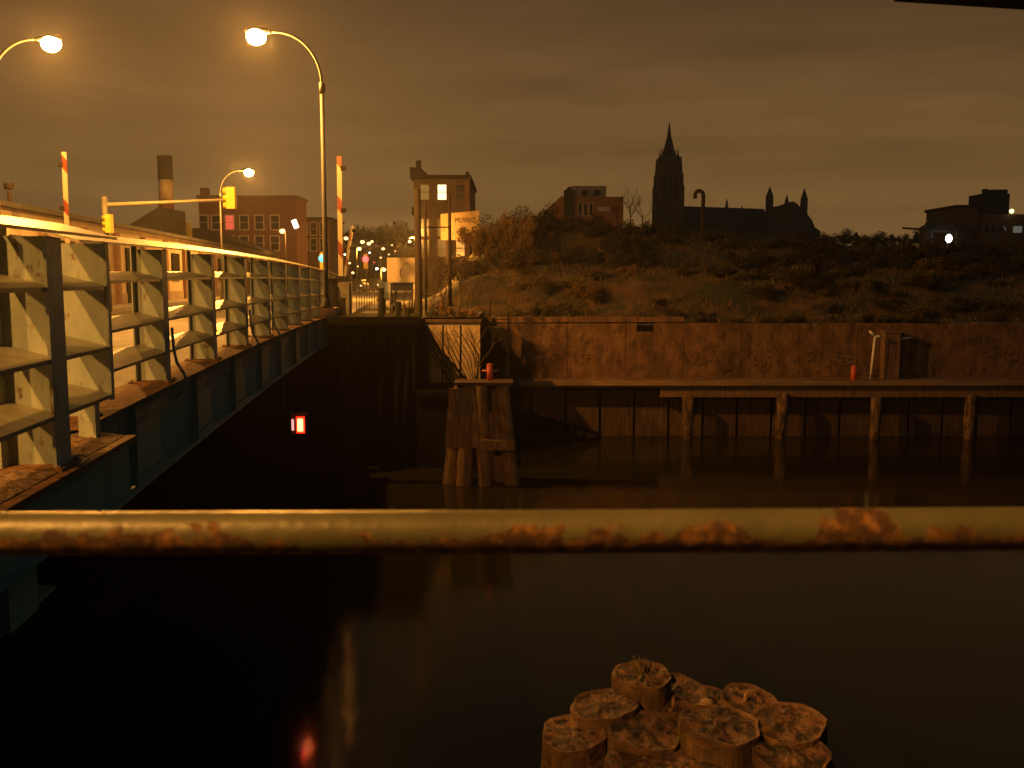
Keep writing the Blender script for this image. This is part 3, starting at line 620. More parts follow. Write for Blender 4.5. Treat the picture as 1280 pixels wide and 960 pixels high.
# ------------------------------------------------------------------ piling clusters
def pile(parent, x, y, z0, z1, r, lean=(0, 0), m='timber', endm='endgrain', notch=True):
    n = 22; b = MB(); ph = random.random()*6
    def rad(j, k): return r*k*(1+.05*sin(3*2*pi*j/n+ph)+.035*sin(7*2*pi*j/n+ph*2)+.02*random.uniform(-1, 1))
    levels = [(0, 1.12), (.6, 1.04), (.93, .985), (1, .97)]
    rings = []
    for f, k in levels:
        z = z0+(z1-.07-z0)*f
        zt_ = z1-.10
        rings.append([(x+lean[0]*(1-f)+rad(j, k)*cos(2*pi*j/n), y+lean[1]*(1-f)+rad(j, k)*sin(2*pi*j/n), z+0) for j in range(n)])
    vs = [q for r_ in rings for q in r_]
    b.add(vs, [(i*n+j, i*n+(j+1) % n, (i+1)*n+(j+1) % n, (i+1)*n+j) for i in range(len(levels)-1) for j in range(n)], True)
    o = b.build('pile', M[m], parent)
    # worn end grain: drying cracks, rot and a slight fall towards the water
    e = MB(); top = rings[-1]; c = Vector((x, y, z1)); vv = []; nr = 9; na = 66
    cr = [(random.random()*2*pi, random.uniform(.25, .9), random.uniform(.03, .07)) for _ in range(random.randint(1, 3))]
    tx, ty = random.uniform(-.10, .10), random.uniform(.0, .16)
    for i in range(nr):
        f = (1, .955, .90, .78, .65, .52, .38, .24, .1)[i]
        for j in range(na):
            th = 2*pi*j/na; k = j/na*n; k0 = int(k) % n; q = Vector(top[k0]).lerp(Vector(top[(k0+1) % n]), k-int(k)); q.z = z1
            d2 = c+(q-c)*f
            rg = mn.noise(Vector((d2.x*8, d2.y*8, ph)))*.022+mn.noise(Vector((d2.x*30, d2.y*30, ph)))*.016
            for ca, cl, cd in cr:
                da = abs((th-ca+pi) % (2*pi)-pi)*f
                if da < .11 and f > 1-cl: rg -= cd*(1-da/.11)
            vv.append((d2.x, d2.y, d2.z+(.0 if i < 2 else rg*1.1-.008)+tx*(d2.x-x)+ty*(d2.y-y)))
    vv.append((x, y, z1-.008))
    fs = [(i*na+j, i*na+(j+1) % na, (i+1)*na+(j+1) % na, (i+1)*na+j) for i in range(nr-1) for j in range(na)]+[((nr-1)*na+j, (nr-1)*na+(j+1) % na, nr*na) for j in range(na)]
    # skirt joining the tilted head to the shaft
    e.add(vv, fs, True); k = na; e.add(vv[:na]+[(q_[0], q_[1], z1-.2) for q_ in vv[:na]], [(j, k+j, k+(j+1) % na, (j+1) % na) for j in range(na)], True); ho = e.build('pile_head', M[endm], o); ho.data.materials.append(M['sapwood'])
    for pi_, po in enumerate(ho.data.polygons):
        if pi_ < na*2 or pi_ >= len(fs): po.material_index = 1
    return o
nd = thing('piling_cluster', 'cluster of cut round timber piles with rotting heads rising close below the pipe rail', 'piling', atz(850, 900, 0) if False else Vector((1.2, 6.6, 0)))
heads = [(722, 950, 3.38, 36), (846, 905, 3.5, 34), (776, 878, 3.46, 30), (930, 905, 3.5, 30), (852, 955, 3.4, 38), (1012, 962, 3.4, 34), (716, 916, 3.52, 36), (754, 880, 3.60, 38), (803, 842, 3.72, 33), (838, 866, 3.58, 40), (805, 912, 3.56, 41), (901, 904, 3.66, 44), (936, 872, 3.62, 31), (986, 902, 3.64, 39), (987, 938, 3.58, 43), (806, 950, 3.50, 42), (897, 946, 3.50, 43), (953, 932, 3.45, 32), (760, 948, 3.3, 34), (860, 930, 3.36, 30), (880, 868, 3.40, 26)]
for px, py, z, hw in heads:
    p = atz(px, py, z); dist = (p-Vector((0, 0, ZC))).length
    pile(nd, p.x, p.y, -.6, z, hw*dist/1200*1.07, ((p.x-1.2)*.25, (p.y-6.6)*.25), 'pilewood')
for px, py, z in ((753, 905, 3.55), (895, 902, 3.68), (842, 872, 3.6), (932, 868, 3.66), (818, 938, 3.52), (949, 882, 3.62)):
    p = atz(px, py, z); MB().tube([p-Vector((0, 0, .1)), p+Vector((0, 0, .012))], .013, 6).build('bolt', M['rust'], nd)
p = atz(884, 878, 3.62)
MB().ball(p, .05, .05, .025, 10, 6).tube([p-Vector((0, 0, .3)), p], .05, 10).build('peg', M['stringer'], nd)
p = atz(806, 838, 3.72); tf = MB()
for k in range(26):
    a = p+Vector((random.uniform(-.1, .1), random.uniform(-.06, .06), -.06)); tf.tube([a, a+Vector((random.uniform(-.04, .04), random.uniform(-.04, .04), random.uniform(.08, .17)))], [.004, .0015], 4)
tf.build('weed_tuft', M['grass'], nd); tf = MB(); p2 = atz(986, 893, 3.64)
for k in range(10):
    a = p2+Vector((random.uniform(-.12, .12), random.uniform(-.06, .06), -.06)); tf.tube([a, a+Vector((random.uniform(-.04, .04), random.uniform(-.04, .04), random.uniform(.04, .10)))], [.003, .001], 4)
tf.build('weed_tuft', M['grass'], nd)
wr = MB()
ring = [(1.2+1.18*cos(2*pi*k/28)*1.02, 6.55+.95*sin(2*pi*k/28), 2.75) for k in range(29)]
wr.tube(ring, .02, 6); wr.build('binding_cable', M['black'], nd)
fd = thing('piling_cluster', 'far cluster of leaning timber piles with capped top in front of the wharf end', 'piling', (-1.1, 30.9, 0))
for px0, px1, Y, yt in ((563, 576, 30.9, 482), (588, 587, 30.6, 480), (606, 601, 30.5, 481), (640, 628, 30.7, 479), (622, 615, 31.3, 478), (575, 583, 31.4, 478)):
    b_ = at(px0 if px0 != 588 else 580, 604, Y); t_ = at(px1, yt, Y)
    pile(fd, t_.x, t_.y, -.5, t_.z, .23, ((b_.x-t_.x)*1.15, 0))
a = at(603, 562, 30.3); b = at(644, 562, 30.3)
MB().box(a.x, b.x, 30.15, 30.34, a.z, a.z+.33).build('wale', M['timber'], fd)
a = at(568, 479, 30.6); b = at(641, 478, 30.6)
MB().box(a.x, b.x, 30.35, 31.4, a.z-.04, a.z+.05).build('cap_timber', M['timber_d'], fd)
bd = MB()
for k in range(4):
    c0 = at(566+9*k, 486, 30.38); c1 = at(561+10.5*k, 560, 30.3); bd.bar(c0, c1, .24, .05)
bd.build('plank_facing', M['timber'], fd)

# ------------------------------------------------------------------ foreground pipe rail, roof edge
pg = thing('pipe_guardrail', 'rust-eaten pale green pipe guard rail right in front', 'guard rail', (0, 1.1, 5.15))
pr0 = at(-700, 665, 1.1); pz = at(0, 667, 1.1).z; pz2 = at(1280, 661, 1.1).z
pipe = MB().tube([(-1.8, 1.1, pz-(pz2-pz)), (-.6, 1.1, pz), (0, 1.1, (pz+pz2)/2-.001), (.6, 1.1, pz2), (1.8, 1.1, pz2+(pz2-pz))], .0255, 32).build('top_rail', M['pipe'], None, (0, 1.1, (pz+pz2)/2))
pipe.parent = pg; pipe.location = Vector((0, 1.1, (pz+pz2)/2))-Vector(pg.location)
MB().tube([(-1.8, 1.1, 5.62), (1.8, 1.1, 5.62)], .0255, 20).build('lower_rail', M['pipe'], pg)
for x_ in (-1.35, 1.35): MB().tube([(x_, 1.1, 5.15), (x_, 1.1, pz-.02)], .0255, 16).build('post', M['pipe'], pg)
rf = thing('roof_canopy', 'dark roof edge poking into the top right corner', 'canopy', (4, 1.5, 5.15))
c0 = at(1116, 2, 4.0); c1 = at(1284, 12.5, 4.0)
dx = (c1-c0); E0 = c0; E1 = c0+dx*4
rm = MB(); k = Vector((0, -.02, .14)); back = Vector((.35, -3.6, .45))
rm.hexa([E0, E1, E1+back, E0+back, E0+k, E1+k, E1+back+k, E0+back+k]); rm.build('roof', M['roof'], rf)
for f in (.35, .92):
    q = E0+dx*4*f+back*.25; MB().tube([(q.x, min(q.y, 1.5), 5.15), (q.x, min(q.y, 1.5), q.z+.1)], .05, 10).build('post', M['black'], rf) if q.x > 2.6 else None

# ------------------------------------------------------------------ far-street furniture
# control cabinet by the lamp
q = at(416, 395, 32)
cbn = thing('control_cabinet', 'dark narrow cabinet at the foot of the tall bridge lamp', 'cabinet', (q.x, 32, 5.3))
MB().box(q.x-.13, q.x+.13, 32, 32.3, 5.25, 6.65).build('body', M['black'], cbn); MB().box(q.x-.15, q.x+.15, 31.97, 32.33, 6.652, 6.7).build('lid', M['pole'], cbn)
q = at(404, 389, 31); tag(MB().box(q.x-.42, q.x+.42, 30.8, 31.4, 5.3, 5.71).build('lamp_plinth', M['concrete'], None, (q.x, 31, 5.3)), 'pale concrete block under the tall bridge lamp', 'plinth')
# barrier arms
def barrier(px0, py0, px1, py1, Y, wd, label):
    p0, p1 = at(px0, py0, Y), at(px1, py1, Y)
    t = thing('barrier_gate', label, 'barrier', (p0.x, Y, 5.3), 'raised red and white road barriers')
    MB().bar((p0.x, Y, p0.z), p1, wd, .05).build('arm', M['stripe'], t)
    MB().box(p0.x-.28, p0.x+.28, Y+.06, Y+.6, 5.27, 6.5).build('gate_box', M['pole'], t)
    d = p1-p0
    for f in (.55, .9):
        c = Vector((p0.x, Y, p0.z))+d*f; MB().box(c.x+(.05 if px0 > 300 else -.22), c.x+(.22 if px0 > 300 else -.05), Y-.05, Y+.05, c.z-.08, c.z+.08).build('marker_lamp', M['darkbox'], t)
barrier(86, 345, 80, 190, 36, .17, 'raised striped barrier arm across the road at the left')
barrier(426, 345, 424, 195, 35, .17, 'tall raised striped barrier arm beside the bridge lamp')
barrier(431, 345, 440, 282, 52, .15, 'shorter tilted striped barrier arm farther up the road')
# traffic signals on mast arms
q = at(133, 300, 38)
sg = thing('traffic_signal', 'long mast arm carrying a yellow signal head in front of the brick building', 'traffic signal', (q.x, 38, 5.36))
MB().tube([(q.x, 38, 5.36), (q.x, 38, at(133, 246, 38).z)], .11, 12).build('pole', M['pole'], sg)
ar0 = at(134, 256, 38); ar1 = at(297, 249, 40)
MB().tube([ar0, ar1], [.085, .055], 10).build('mast_arm', M['shelf'], sg)
def sighead(px0, px1, py0, py1, Y, root, lit=None):
    a_, b_ = at(px0, py1, Y), at(px1, py0, Y); w_ = b_.x-a_.x; h_ = (b_.z-a_.z)/3
    o = MB().box(a_.x, b_.x, Y-.14, Y+.14, a_.z, b_.z).build('signal_head', M['yellow'], root)
    for k in range(3):
        c = (a_.x+w_/2, a_.z+h_*(k+.5))
        vis = MB().tube([(c[0]-w_/2-.14, Y, c[1]), (c[0]-w_/2, Y, c[1])], w_*.36, 12).build('visor', M['yellow'], o)
    return o
sighead(284, 294, 234, 261, 39.8, sg); sighead(133.5, 139.5, 268, 291, 37.7, sg)
def far_signal(px, py, Y, m, label, r=.22):
    p = at(px, py, Y); t = thing('traffic_signal', label, 'traffic signal', (p.x, Y, 5.3))
    MB().box(p.x-.2, p.x+.2, Y, Y+.25, p.z-.85, p.z+.45).build('signal_head', M['yellow'], t)
    MB().tube([(p.x, Y+.4, 5.27), (p.x, Y+.4, p.z+.6)], .07, 8).build('pole', M['pole'], t)
    MB().ball((p.x, Y-.06, p.z), r, .06, r, 12, 6).build('lamp', m, t)
far_signal(403, 323, 75, M['cyan'], 'traffic signal shining blue-green left of the lamp pole', .30)
far_signal(457, 324, 88, M['sigred'], 'traffic signal shining red right of the barrier arms', .30)
# picket gate
a, b = at(446, 393, 38), at(471, 352, 38)
gt = thing('picket_gate', 'black upright picket gate past the end of the bridge railing', 'gate', (a.x, 38, 5.36))
MB().box(a.x, b.x, 37.98, 38.02, b.z-.03, b.z+.02).box(a.x, b.x, 37.98, 38.02, 5.42, 5.47).build('frame', M['black'], gt)
pk = MB()
for k in range(9): x = a.x+(b.x-a.x)*k/8; pk.tube([(x, 38, 5.36), (x, 38, b.z+.06)], .016, 6)
pk.build('pickets', M['black'], gt)
a, b = at(473, 374, 37.5), at(486, 350, 37.5)
sp_ = thing('tilted_placard', 'small grey-green tilted panel on a post between the picket gate and white board', 'panel', (a.x, 37.5, 5.3))
MB().hexa([(a.x, 37.5, a.z+.12), (b.x, 37.6, a.z-.05), (b.x, 37.64, a.z-.05), (a.x, 37.54, a.z+.12), (a.x, 37.5, b.z), (b.x, 37.6, b.z-.12), (b.x, 37.64, b.z-.12), (a.x, 37.54, b.z)]).build('panel', M['steel'], sp_)
MB().tube([((a.x+b.x)/2, 37.7, 5.2), ((a.x+b.x)/2, 37.7, a.z+.2)], .05, 8).build('post', M['black'], sp_)
# white board on legs
a, b = at(484, 353, 39), at(519, 322, 39)
wb = thing('notice_board', 'pale blank board on legs left of the tall dark pole', 'board', (a.x, 39, 5.3))
MB().box(a.x, b.x, 39, 39.05, a.z, b.z).build('board', M['plaster'], wb)
for x in (a.x+.08, b.x-.06): MB().tube([(x, 39.1, 5.2), (x, 39.1, b.z-.1)], .045, 8).build('leg', M['white'], wb)
ck = MB(); cc = at(503, 341, 38.98); pts = [(cc.x+.10*cos(t_), 38.985, cc.z+.17*sin(t_)) for t_ in [pi*.5+k*pi/8 for k in range(9)]]
for p0, p1 in zip(pts, pts[1:]): ck.bar(p0, p1, .03, .012)
cc = at(506, 330, 38.98); ck.bar((cc.x-.05, 38.985, cc.z), (cc.x+.12, 38.985, cc.z+.03), .03, .012)
ck.build('mark', M['letterred'], wb)
jb = thing('scrap_heap', 'tangle of scrap metal and valves under the pale board', 'scrap', (at(500, 390, 38.4).x, 38.4, 5.3))
sc = MB()
for k in range(26):
    c = at(488+random.random()*28, 388, 38.4); sc.tube([(c.x, 38.4+random.uniform(-.3, .3), 5.25), (c.x+random.uniform(-.2, .2), 38.4+random.uniform(-.3, .3), 5.4+random.random()*.95)], random.uniform(.008, .03), 6)
sc.build('scrap_bars', M['polewood'], jb)
# tall wooden poles with cables
q = at(525, 480, 37)
up = thing('utility_pole', 'tall thick dark wooden pole in front of the grey row house', 'utility pole', (q.x, 37, 2.2))
MB().tube([(q.x, 37, 0), (q.x-.03, 37, at(525, 236, 37).z)], [.17, .12], 10).build('pole', M['polewood'], up)
q2 = at(563, 420, 40); zt2 = at(563, 244, 40).z
up2 = thing('utility_pole', 'thin reddish pole rising in front of the lit billboard', 'utility pole', (q2.x, 40, 5.2))
MB().tube([(q2.x, 40, 4.9), (q2.x, 40, zt2)], [.08, .06], 8).build('pole', M['polewood'], up2)
q3 = at(533, 420, 38); up3 = thing('utility_pole', 'slim short pole just right of the thick wooden pole', 'utility pole', (q3.x, 38, 5.2))
MB().tube([(q3.x, 38, 4.9), (q3.x, 38, at(533, 250, 38).z)], .05, 8).tube([at(533, 284, 38), at(563, 284, 39.9)], .03, 6).build('pole', M['polewood'], up3)

# ------------------------------------------------------------------ buildings
def window(parent, x0, x1, z0, z1, y, pane='glass', frame='trim', fw=.12, sash=True):
    f = MB(); f.box(x0-fw, x0, y-.08, y+.02, z0-fw, z1+fw).box(x1, x1+fw, y-.08, y+.02, z0-fw, z1+fw).box(x0, x1, y-.08, y+.02, z1, z1+fw).box(x0, x1, y-.10, y+.02, z0-fw, z0)
    if sash: f.box(x0, x1, y-.05, y-.02, (z0+z1)/2-.03, (z0+z1)/2+.03)
    o = f.build('window', M[frame], parent)
    MB().box(x0, x1, y-.02, y+.01, z0, z1).build('pane', M[pane], o); return o
# long low warehouse along the left pavement
wv = thing('warehouse', 'long low pale warehouse along the far left pavement', 'warehouse', B(-12, 34, 5.2))
MB().bbox(-26, -12.2, 34.9, 112, 5.1, 9.3, 1, False).build('wall', M['plaster'], wv)
MB().bbox(-26.2, -11.95, 34.7, 112.2, 9.302, 9.5, 1, False).build('roof', M['roof'], wv)
for k in range(16): MB().bbox(-12.198, -12.0, 36+5*k, 36.5+5*k, 5.1, 9.0, 1, False).build('pilaster', M['brick2'], wv)
for k in range(15):
    o = MB().bbox(-12.199, -12.12, 38+5*k, 40+5*k, 6.6 if k % 3 else 5.37, 8.3, 1, False).build('window' if k % 3 else 'door', M['darkbox'], wv)
MB().bbox(-12.199, -12.15, 36.6, 112, 5.1, 5.9, 1, False).build('plinth', M['plaster2'], wv)
# brick building behind
Y = 122; a = at(248, 248, Y); b = at(370, 250, Y)
bb = thing('brick_building', 'three storey red brick building with pale window surrounds behind the warehouse', 'building', ((a.x+b.x)/2, Y, 5.2))
MB().box(a.x, b.x, Y, Y+6, 5.1, a.z).build('wall', M['brick'], bb)
MB().box(a.x-.2, b.x+.2, Y-.25, Y+6.2, a.z+.002, a.z+.35).build('cornice', M['brick2'], bb)
c = at(251, 246, Y); MB().box(c.x-.4, c.x+.5, Y+1, Y+2, a.z+.352, a.z+1.4).build('chimney', M['brick2'], bb)
for px in (254.5, 270, 287, 305, 324, 343.5):
    for r_, py in enumerate((271, 297, 322)):
        t_ = at(px, py, Y); pn = 'win_red' if (px == 287 and r_ == 0) else 'glass'
        window(bb, t_.x-.5, t_.x+.5, t_.z-1.55, t_.z+.15, Y, pn)
# darker building to its right
Y = 150; a = at(371, 274, Y); b = at(412, 276, Y)
db = thing('town_house', 'plain dim brown house right of the red brick building', 'building', ((a.x+b.x)/2, Y, 5.2))
MB().box(a.x, b.x, Y, Y+12, 5.1, a.z).build('wall', M['brick2'], db); MB().box(a.x-.2, b.x+.2, Y-.2, Y+12.2, a.z+.002, a.z+.3).build('cornice', M['roof'], db)
for px in (380, 392, 404):
    for py in (286, 306): t_ = at(px, py, Y); window(db, t_.x-.45, t_.x+.45, t_.z-.9, t_.z+.9, Y)
c = at(369, 280, 118)
sgn = thing('lit_sign', 'small slanted white lit sign hung on the corner of the brick building', 'sign', c)
MB().bar(at(367, 275, 118), at(371, 285, 118), .55, .3).build('panel', glow('sign_glow', (1, .75, .45), 6), sgn)
MB().bar(at(371, 280, 118.3), at(376, 280, 118.6), .08, .08).build('bracket', M['black'], sgn)
# factory chimney
Y = 84; a = at(197, 195, Y); b = at(218.5, 300, Y); cx = (a.x+b.x)/2; r = (b.x-a.x)/2
fc = thing('factory_chimney', 'round brick chimney with dark top and pale painted band', 'chimney', (cx, Y, 5.2))
z1 = at(200, 225, Y).z; z2 = at(200, 250, Y).z
MB().tube([(cx, Y, 5.1), (cx, Y, z2)], [r*1.08, r*1.02], 20).build('brick_shaft', M['brick'], fc)
MB().tube([(cx, Y, z2+.002), (cx, Y, z1)], [r*1.0, r*.98], 20).build('pale_band', M['plaster'], fc)
MB().tube([(cx, Y, z1+.002), (cx, Y, a.z)], r*1.03, 20).build('dark_cap', M['roof'], fc)
# gabled sheds behind the warehouse
a = at(158, 283, 76); b = at(199, 258, 76)
gs = thing('gabled_shed', 'dark gable roofed shed left of the round chimney', 'shed', (a.x, 76, 5.2))
MB().prism([(a.x, 5.1), (b.x, 5.1), (b.x, b.z), (a.x, a.z)], 76, 82).build('walls', M['roof'], gs)
a = at(226, 285, 100); b = at(320, 312, 100); c = at(236, 283, 100)
gs2 = thing('gabled_shed', 'dark sloping shed roof in front of the brick building', 'shed', (a.x, 100, 5.2))
MB().prism([(a.x, 5.1), (b.x, 5.1), (b.x, b.z), (c.x, c.z), (a.x, c.z)], 103.5, 110).build('walls', M['roof'], gs2)
q = at(226, 291, 103); MB().box(q.x-.4, q.x+1.0, 102.5, 103.4, 5.1, q.z+1).build('yellow_hatch', M['yellow'], gs2)
# roof vent at left edge
q = at(12, 247, 38.5); vt = thing('roof_vent', 'small turned roof vent on the warehouse at the left edge', 'vent', (q.x, 38.5, 9.5))
MB().tube([(q.x, 38.5, 9.5), (q.x, 38.5, q.z+.25)], .09, 8).build('stem', M['polewood'], vt); MB().tube([(q.x-.16, 38.5, q.z+.45), (q.x+.16, 38.5, q.z+.45)], .14, 10).build('cowl', M['polewood'], vt)

# row house with lit window, billboard
Y = 92; a = at(517, 224, Y); b = at(587, 222, Y); zt = at(550, 224, Y).z
rh = thing('row_house', 'tall narrow grey row house with one bright upper window', 'house', ((a.x+b.x)/2, Y, 5.2))
MB().box(a.x, b.x-.35, Y, Y+14, 5.1, zt).build('wall', M['dim_render'], rh)
MB().box(b.x-.348, b.x, Y-.15, Y+14, 5.1, zt).build('party_wall', M['brick2'], rh)
MB().box(a.x-.3, b.x+.15, Y-.35, Y+14.2, zt+.002, zt+.38).prism([(a.x-.32, zt+.382), (a.x+1.4, zt+.382), (a.x+.7, zt+1.0), (a.x-.32, zt+1.1)], Y-.3, Y+5).build('cornice', M['roof'], rh)
c = at(522.5, 200, Y); MB().box(c.x-.22, c.x+.22, Y+.3, Y+.9, zt+.9, c.z).build('chimney', M['roof'], rh)
c = at(584, 214, Y); MB().box(c.x-.15, c.x+.15, Y+.3, Y+.7, zt+.382, c.z).build('chimney', M['roof'], rh)
c = at(513, 262, Y); MB().box(c.x, a.x-.002, Y+1, Y+2.4, c.z-.4, c.z+.3).build('fire_escape', M['darkbox'], rh)
for px, pn in ((531, 'win_dim'), (552.5, 'win_lit'), (575.5, 'glass')):
    t_ = at(px, 231, Y); bt_ = at(px, 251, Y)
    f = window(rh, t_.x-.40, t_.x+.40, bt_.z+.1, t_.z, Y, pn, 'brick2')
    for py in (283, 309):
        t2 = at(px, py, Y); window(rh, t2.x-.4, t2.x+.4, t2.z-.9, t2.z+.7, Y, 'glass', 'brick2')
Y = 66; a = at(551, 300, Y); b = at(599, 263, Y)
bl = thing('billboard', 'yellow-lit billboard with one dark word in front of the row house', 'billboard', ((a.x+b.x)/2, Y, 5.2))
MB().hexa([(a.x, Y, a.z), (b.x, Y, a.z), (b.x, Y+.15, a.z), (a.x, Y+.15, a.z), (a.x, Y, b.z-.25), (b.x, Y, b.z), (b.x, Y+.15, b.z), (a.x, Y+.15, b.z-.25)]).build('panel', M['signboard'], bl)
for x in (a.x+.4, b.x-.4): MB().box(x-.08, x+.08, Y+.16, Y+.32, 5.1, b.z-.5).build('leg', M['polewood'], bl)
tcu = bpy.data.curves.new('lettering', 'FONT'); tcu.body = 'MOVING'; tcu.size = .5; tcu.extrude = .01; tcu.align_x = 'CENTER'; tcu.align_y = 'CENTER'
lt0 = bpy.data.objects.new('t', tcu); COL.objects.link(lt0); dg = bpy.context.evaluated_depsgraph_get()
lme = bpy.data.meshes.new_from_object(lt0.evaluated_get(dg)); bpy.data.objects.remove(lt0)
lme.name = 'lettering'; lme.materials.clear(); lme.materials.append(M['letter'])
lo_ = bpy.data.objects.new('lettering', lme); COL.objects.link(lo_); lo_.parent = bl; c = at(581, 275.5, Y-.02); lo_.location = c-Vector(bl.location); lo_.rotation_euler = (pi/2, 0, 0); lo_.scale = (.7, 1.0, 1)

# houses behind the mound
Y = 150; a = at(703, 246, Y); b = at(779, 280, Y)
hb = thing('brick_house', 'low lamp-tinted brick house with white-framed windows behind the scrubby mound', 'house', ((a.x+b.x)/2, Y, 5.2))
MB().box(a.x, b.x, Y, Y+12, 5.1, a.z).build('wall', M['brick_l'], hb)
c0 = at(715, 230, Y); c1 = at(760, 232, Y); MB().box(c0.x, c1.x, Y+3, Y+10, a.z, c0.z).build('penthouse', M['plaster'], hb)  # pale render also stands in for light from unseen lamps
c0 = at(729, 239, Y); MB().box(c0.x, c0.x+.9, Y+2.95, Y+3.1, c0.z-.4, c0.z+.4).box(c0.x+1.9, c0.x+2.9, Y+2.95, Y+3.1, c0.z-.4, c0.z+.4).build('penthouse_windows', M['glass'], hb)
c0 = at(705, 238, Y); MB().box(c0.x, c0.x+1.5, Y-.5, Y+1, 5.1, c0.z).cone((c0.x+.75, Y+.25), .8, .1, c0.z, c0.z+.6, 4, pi/4).build('chimney_stack', M['roof'], hb)
for px in (725, 732, 739): t_ = at(px, 262, Y); window(hb, t_.x-.22, t_.x+.22, t_.z-.9, t_.z+.9, Y, 'glass', 'trim', .1, False)
t_ = at(755, 260, Y); MB().box(t_.x-1, t_.x+1, Y-.1, Y-.002, t_.z-.5, t_.z+.2).build('door_canopy', M['trim'], hb)
c0 = at(683, 262, Y); MB().prism([(c0.x, 5.1), (a.x-.002, 5.1), (a.x-.002, a.z+.3), (c0.x, c0.z)], Y+.5, Y+11).build('side_wing', M['brick_l'], hb)
# right-hand building
Y = 165; a = at(1196, 260, Y); b = at(1290, 300, Y)
rbd = thing('brick_building', 'dim brown building with roof tank structure at the right edge', 'building', ((a.x+b.x)/2, Y, 5.2))
c = at(1224, 262, Y); MB().box(a.x, c.x, Y, Y+12, 5.1, a.z).prism([(at(1178, 280, Y).x, 5.1), (a.x-.002, 5.1), (a.x-.002, a.z-1.5), (at(1178, 280, Y).x, at(1178, 280, Y).z)], Y+.3, Y+9).build('wall', M['brick2'], rbd)
MB().box(a.x-.3, c.x+.3, Y-.3, Y+12.2, a.z+.002, a.z+.5).build('cornice', M['roof'], rbd)
c2 = at(1290, 268, Y); MB().box(c.x+.302, c2.x, Y-.5, Y+12, 5.1, c2.z).build('lower_wall', M['brick2'], rbd)
c3 = at(1239, 240, Y); c4 = at(1274, 238, Y); MB().box(c3.x, c4.x, Y+3, Y+8, c2.z-.5, c3.z).box(c3.x+.3, c3.x+.9, Y+3, Y+4, c3.z, c3.z+.8).box(c3.x+1.4, c4.x-.4, Y+3, Y+5, c3.z, c3.z+.7).build('roof_structure', M['roof'], rbd)
for k, px in enumerate((1232, 1240, 1248)): t_ = at(px, 287, Y); MB().box(t_.x-.25, t_.x+.25, Y-.52, Y-.502, t_.z-.7, t_.z+.7).build('window', M['glass'], rbd)
M['win_pale'] = glow('pale_window', (.9, .9, .7), .11)
t_ = at(1270, 287, Y); MB().box(t_.x-.75, t_.x+.75, Y-.52, Y-.502, t_.z-.55, t_.z+.55).build('window', M['win_pale'], rbd)
t_ = at(1254, 286, Y); MB().bar((t_.x-.2, Y-.55, t_.z+.4), (t_.x+.2, Y-.55, t_.z-.3), .1, .05).build('sign_stroke', M['win_pale'], rbd)
t_ = at(1264.5, 264, Y-1); wl_ = thing('wall_lamp', 'small yellow lamp on the roof of the right-edge building', 'lamp', t_)
MB().ball(t_, .38).build('globe', M['yellowlamp'], wl_); MB().tube([t_+Vector((0, 0, 0)), t_+Vector((0, .5, -.6))], .06, 6).build('bracket', M['black'], wl_)
# steel gantry with floodlight
Y = 72; a = at(1157, 300, Y); b = at(1221, 284, Y)
gy = thing('steel_gantry', 'black steel gantry frame with overhanging beam on the far ridge', 'gantry', (a.x, Y, 7))
MB().box(a.x, a.x+.25, Y, Y+.3, 6.5, at(1157, 279, Y).z).box(a.x+.55, a.x+.75, Y+.5, Y+.7, 6.5, at(1157, 280, Y).z).build('post', M['black'], gy)
MB().bar(at(1157, 281, Y-.1), at(1222, 285, Y-.1), .22, .3).bar(at(1128, 285, Y+.2), at(1157, 287, Y+.2), .12, .14).bar(at(1160, 288, Y+.45), at(1216, 291, Y+.45), .16, .2).build('beam', M['black'], gy)
MB().box(at(1197, 284, Y).x, at(1221, 284, Y).x, Y, Y+1.5, 6.5, at(1200, 286, Y).z).build('hut', M['black'], gy)
q = at(1186, 298, Y-.6); fld = thing('flood_lamp', 'bright white floodlight under the black gantry', 'lamp', q)
MB().ball(q, .24, .1, .30, 10, 7).build('glass', M['whitelamp'], fld); MB().tube([(q.x, q.y+.15, 6.5), (q.x, q.y+.15, q.z+.3)], .05, 6).build('stand', M['black'], fld)
# gooseneck vent pipe
Y = 64; a = at(878.5, 275, Y); zt = at(878, 240, Y).z
gp = [(a.x, Y, 8.5), (a.x, Y, zt-.2)]+[(a.x-.27+.27*cos(k*pi/8), Y, zt-.2+.27*sin(k*pi/8)) for k in range(1, 9)]+[(a.x-.54, Y, zt-.42)]
tag(MB().tube(gp, .13, 12).build('vent_pipe', M['polewood'], None, (a.x, Y, 8.5)), 'gooseneck vent pipe standing on the mound in front of the church', 'pipe')

# ------------------------------------------------------------------ church
Y = 260
def P(px, py): return at(px, py, Y)
ch = thing('church', 'dark gothic church with tall pinnacled tower and spire on the skyline', 'church', (P(900, 300).x, Y, 5.2))
x0, x1 = P(821.5, 270).x, P(853, 270).x; cx = (x0+x1)/2; hw = (x1-x0)/2; cy = Y+hw
zsh = P(837, 212).z; ztp = P(837, 194).z
tw = MB().box(cx-hw*.86, cx+hw*.86, cy-hw*.86, cy+hw*.86, 5.1, ztp-1.5)
tw.cone((cx, cy), hw*1.08, hw*.80, ztp-1.498, ztp+.3, 8, pi/8)
for sx_ in (-1, 1):
    for sy_ in (-1, 1):
        bx_ = cx+sx_*hw*.84; by_ = cy+sy_*hw*.84
        tw.box(bx_-.9, bx_+.9, by_-.9, by_+.9, 5.1, zsh-4).box(bx_-.65, bx_+.65, by_-.65, by_+.65, zsh-4, zsh-1.0)
tow = tw.build('tower', M['stone'], ch)
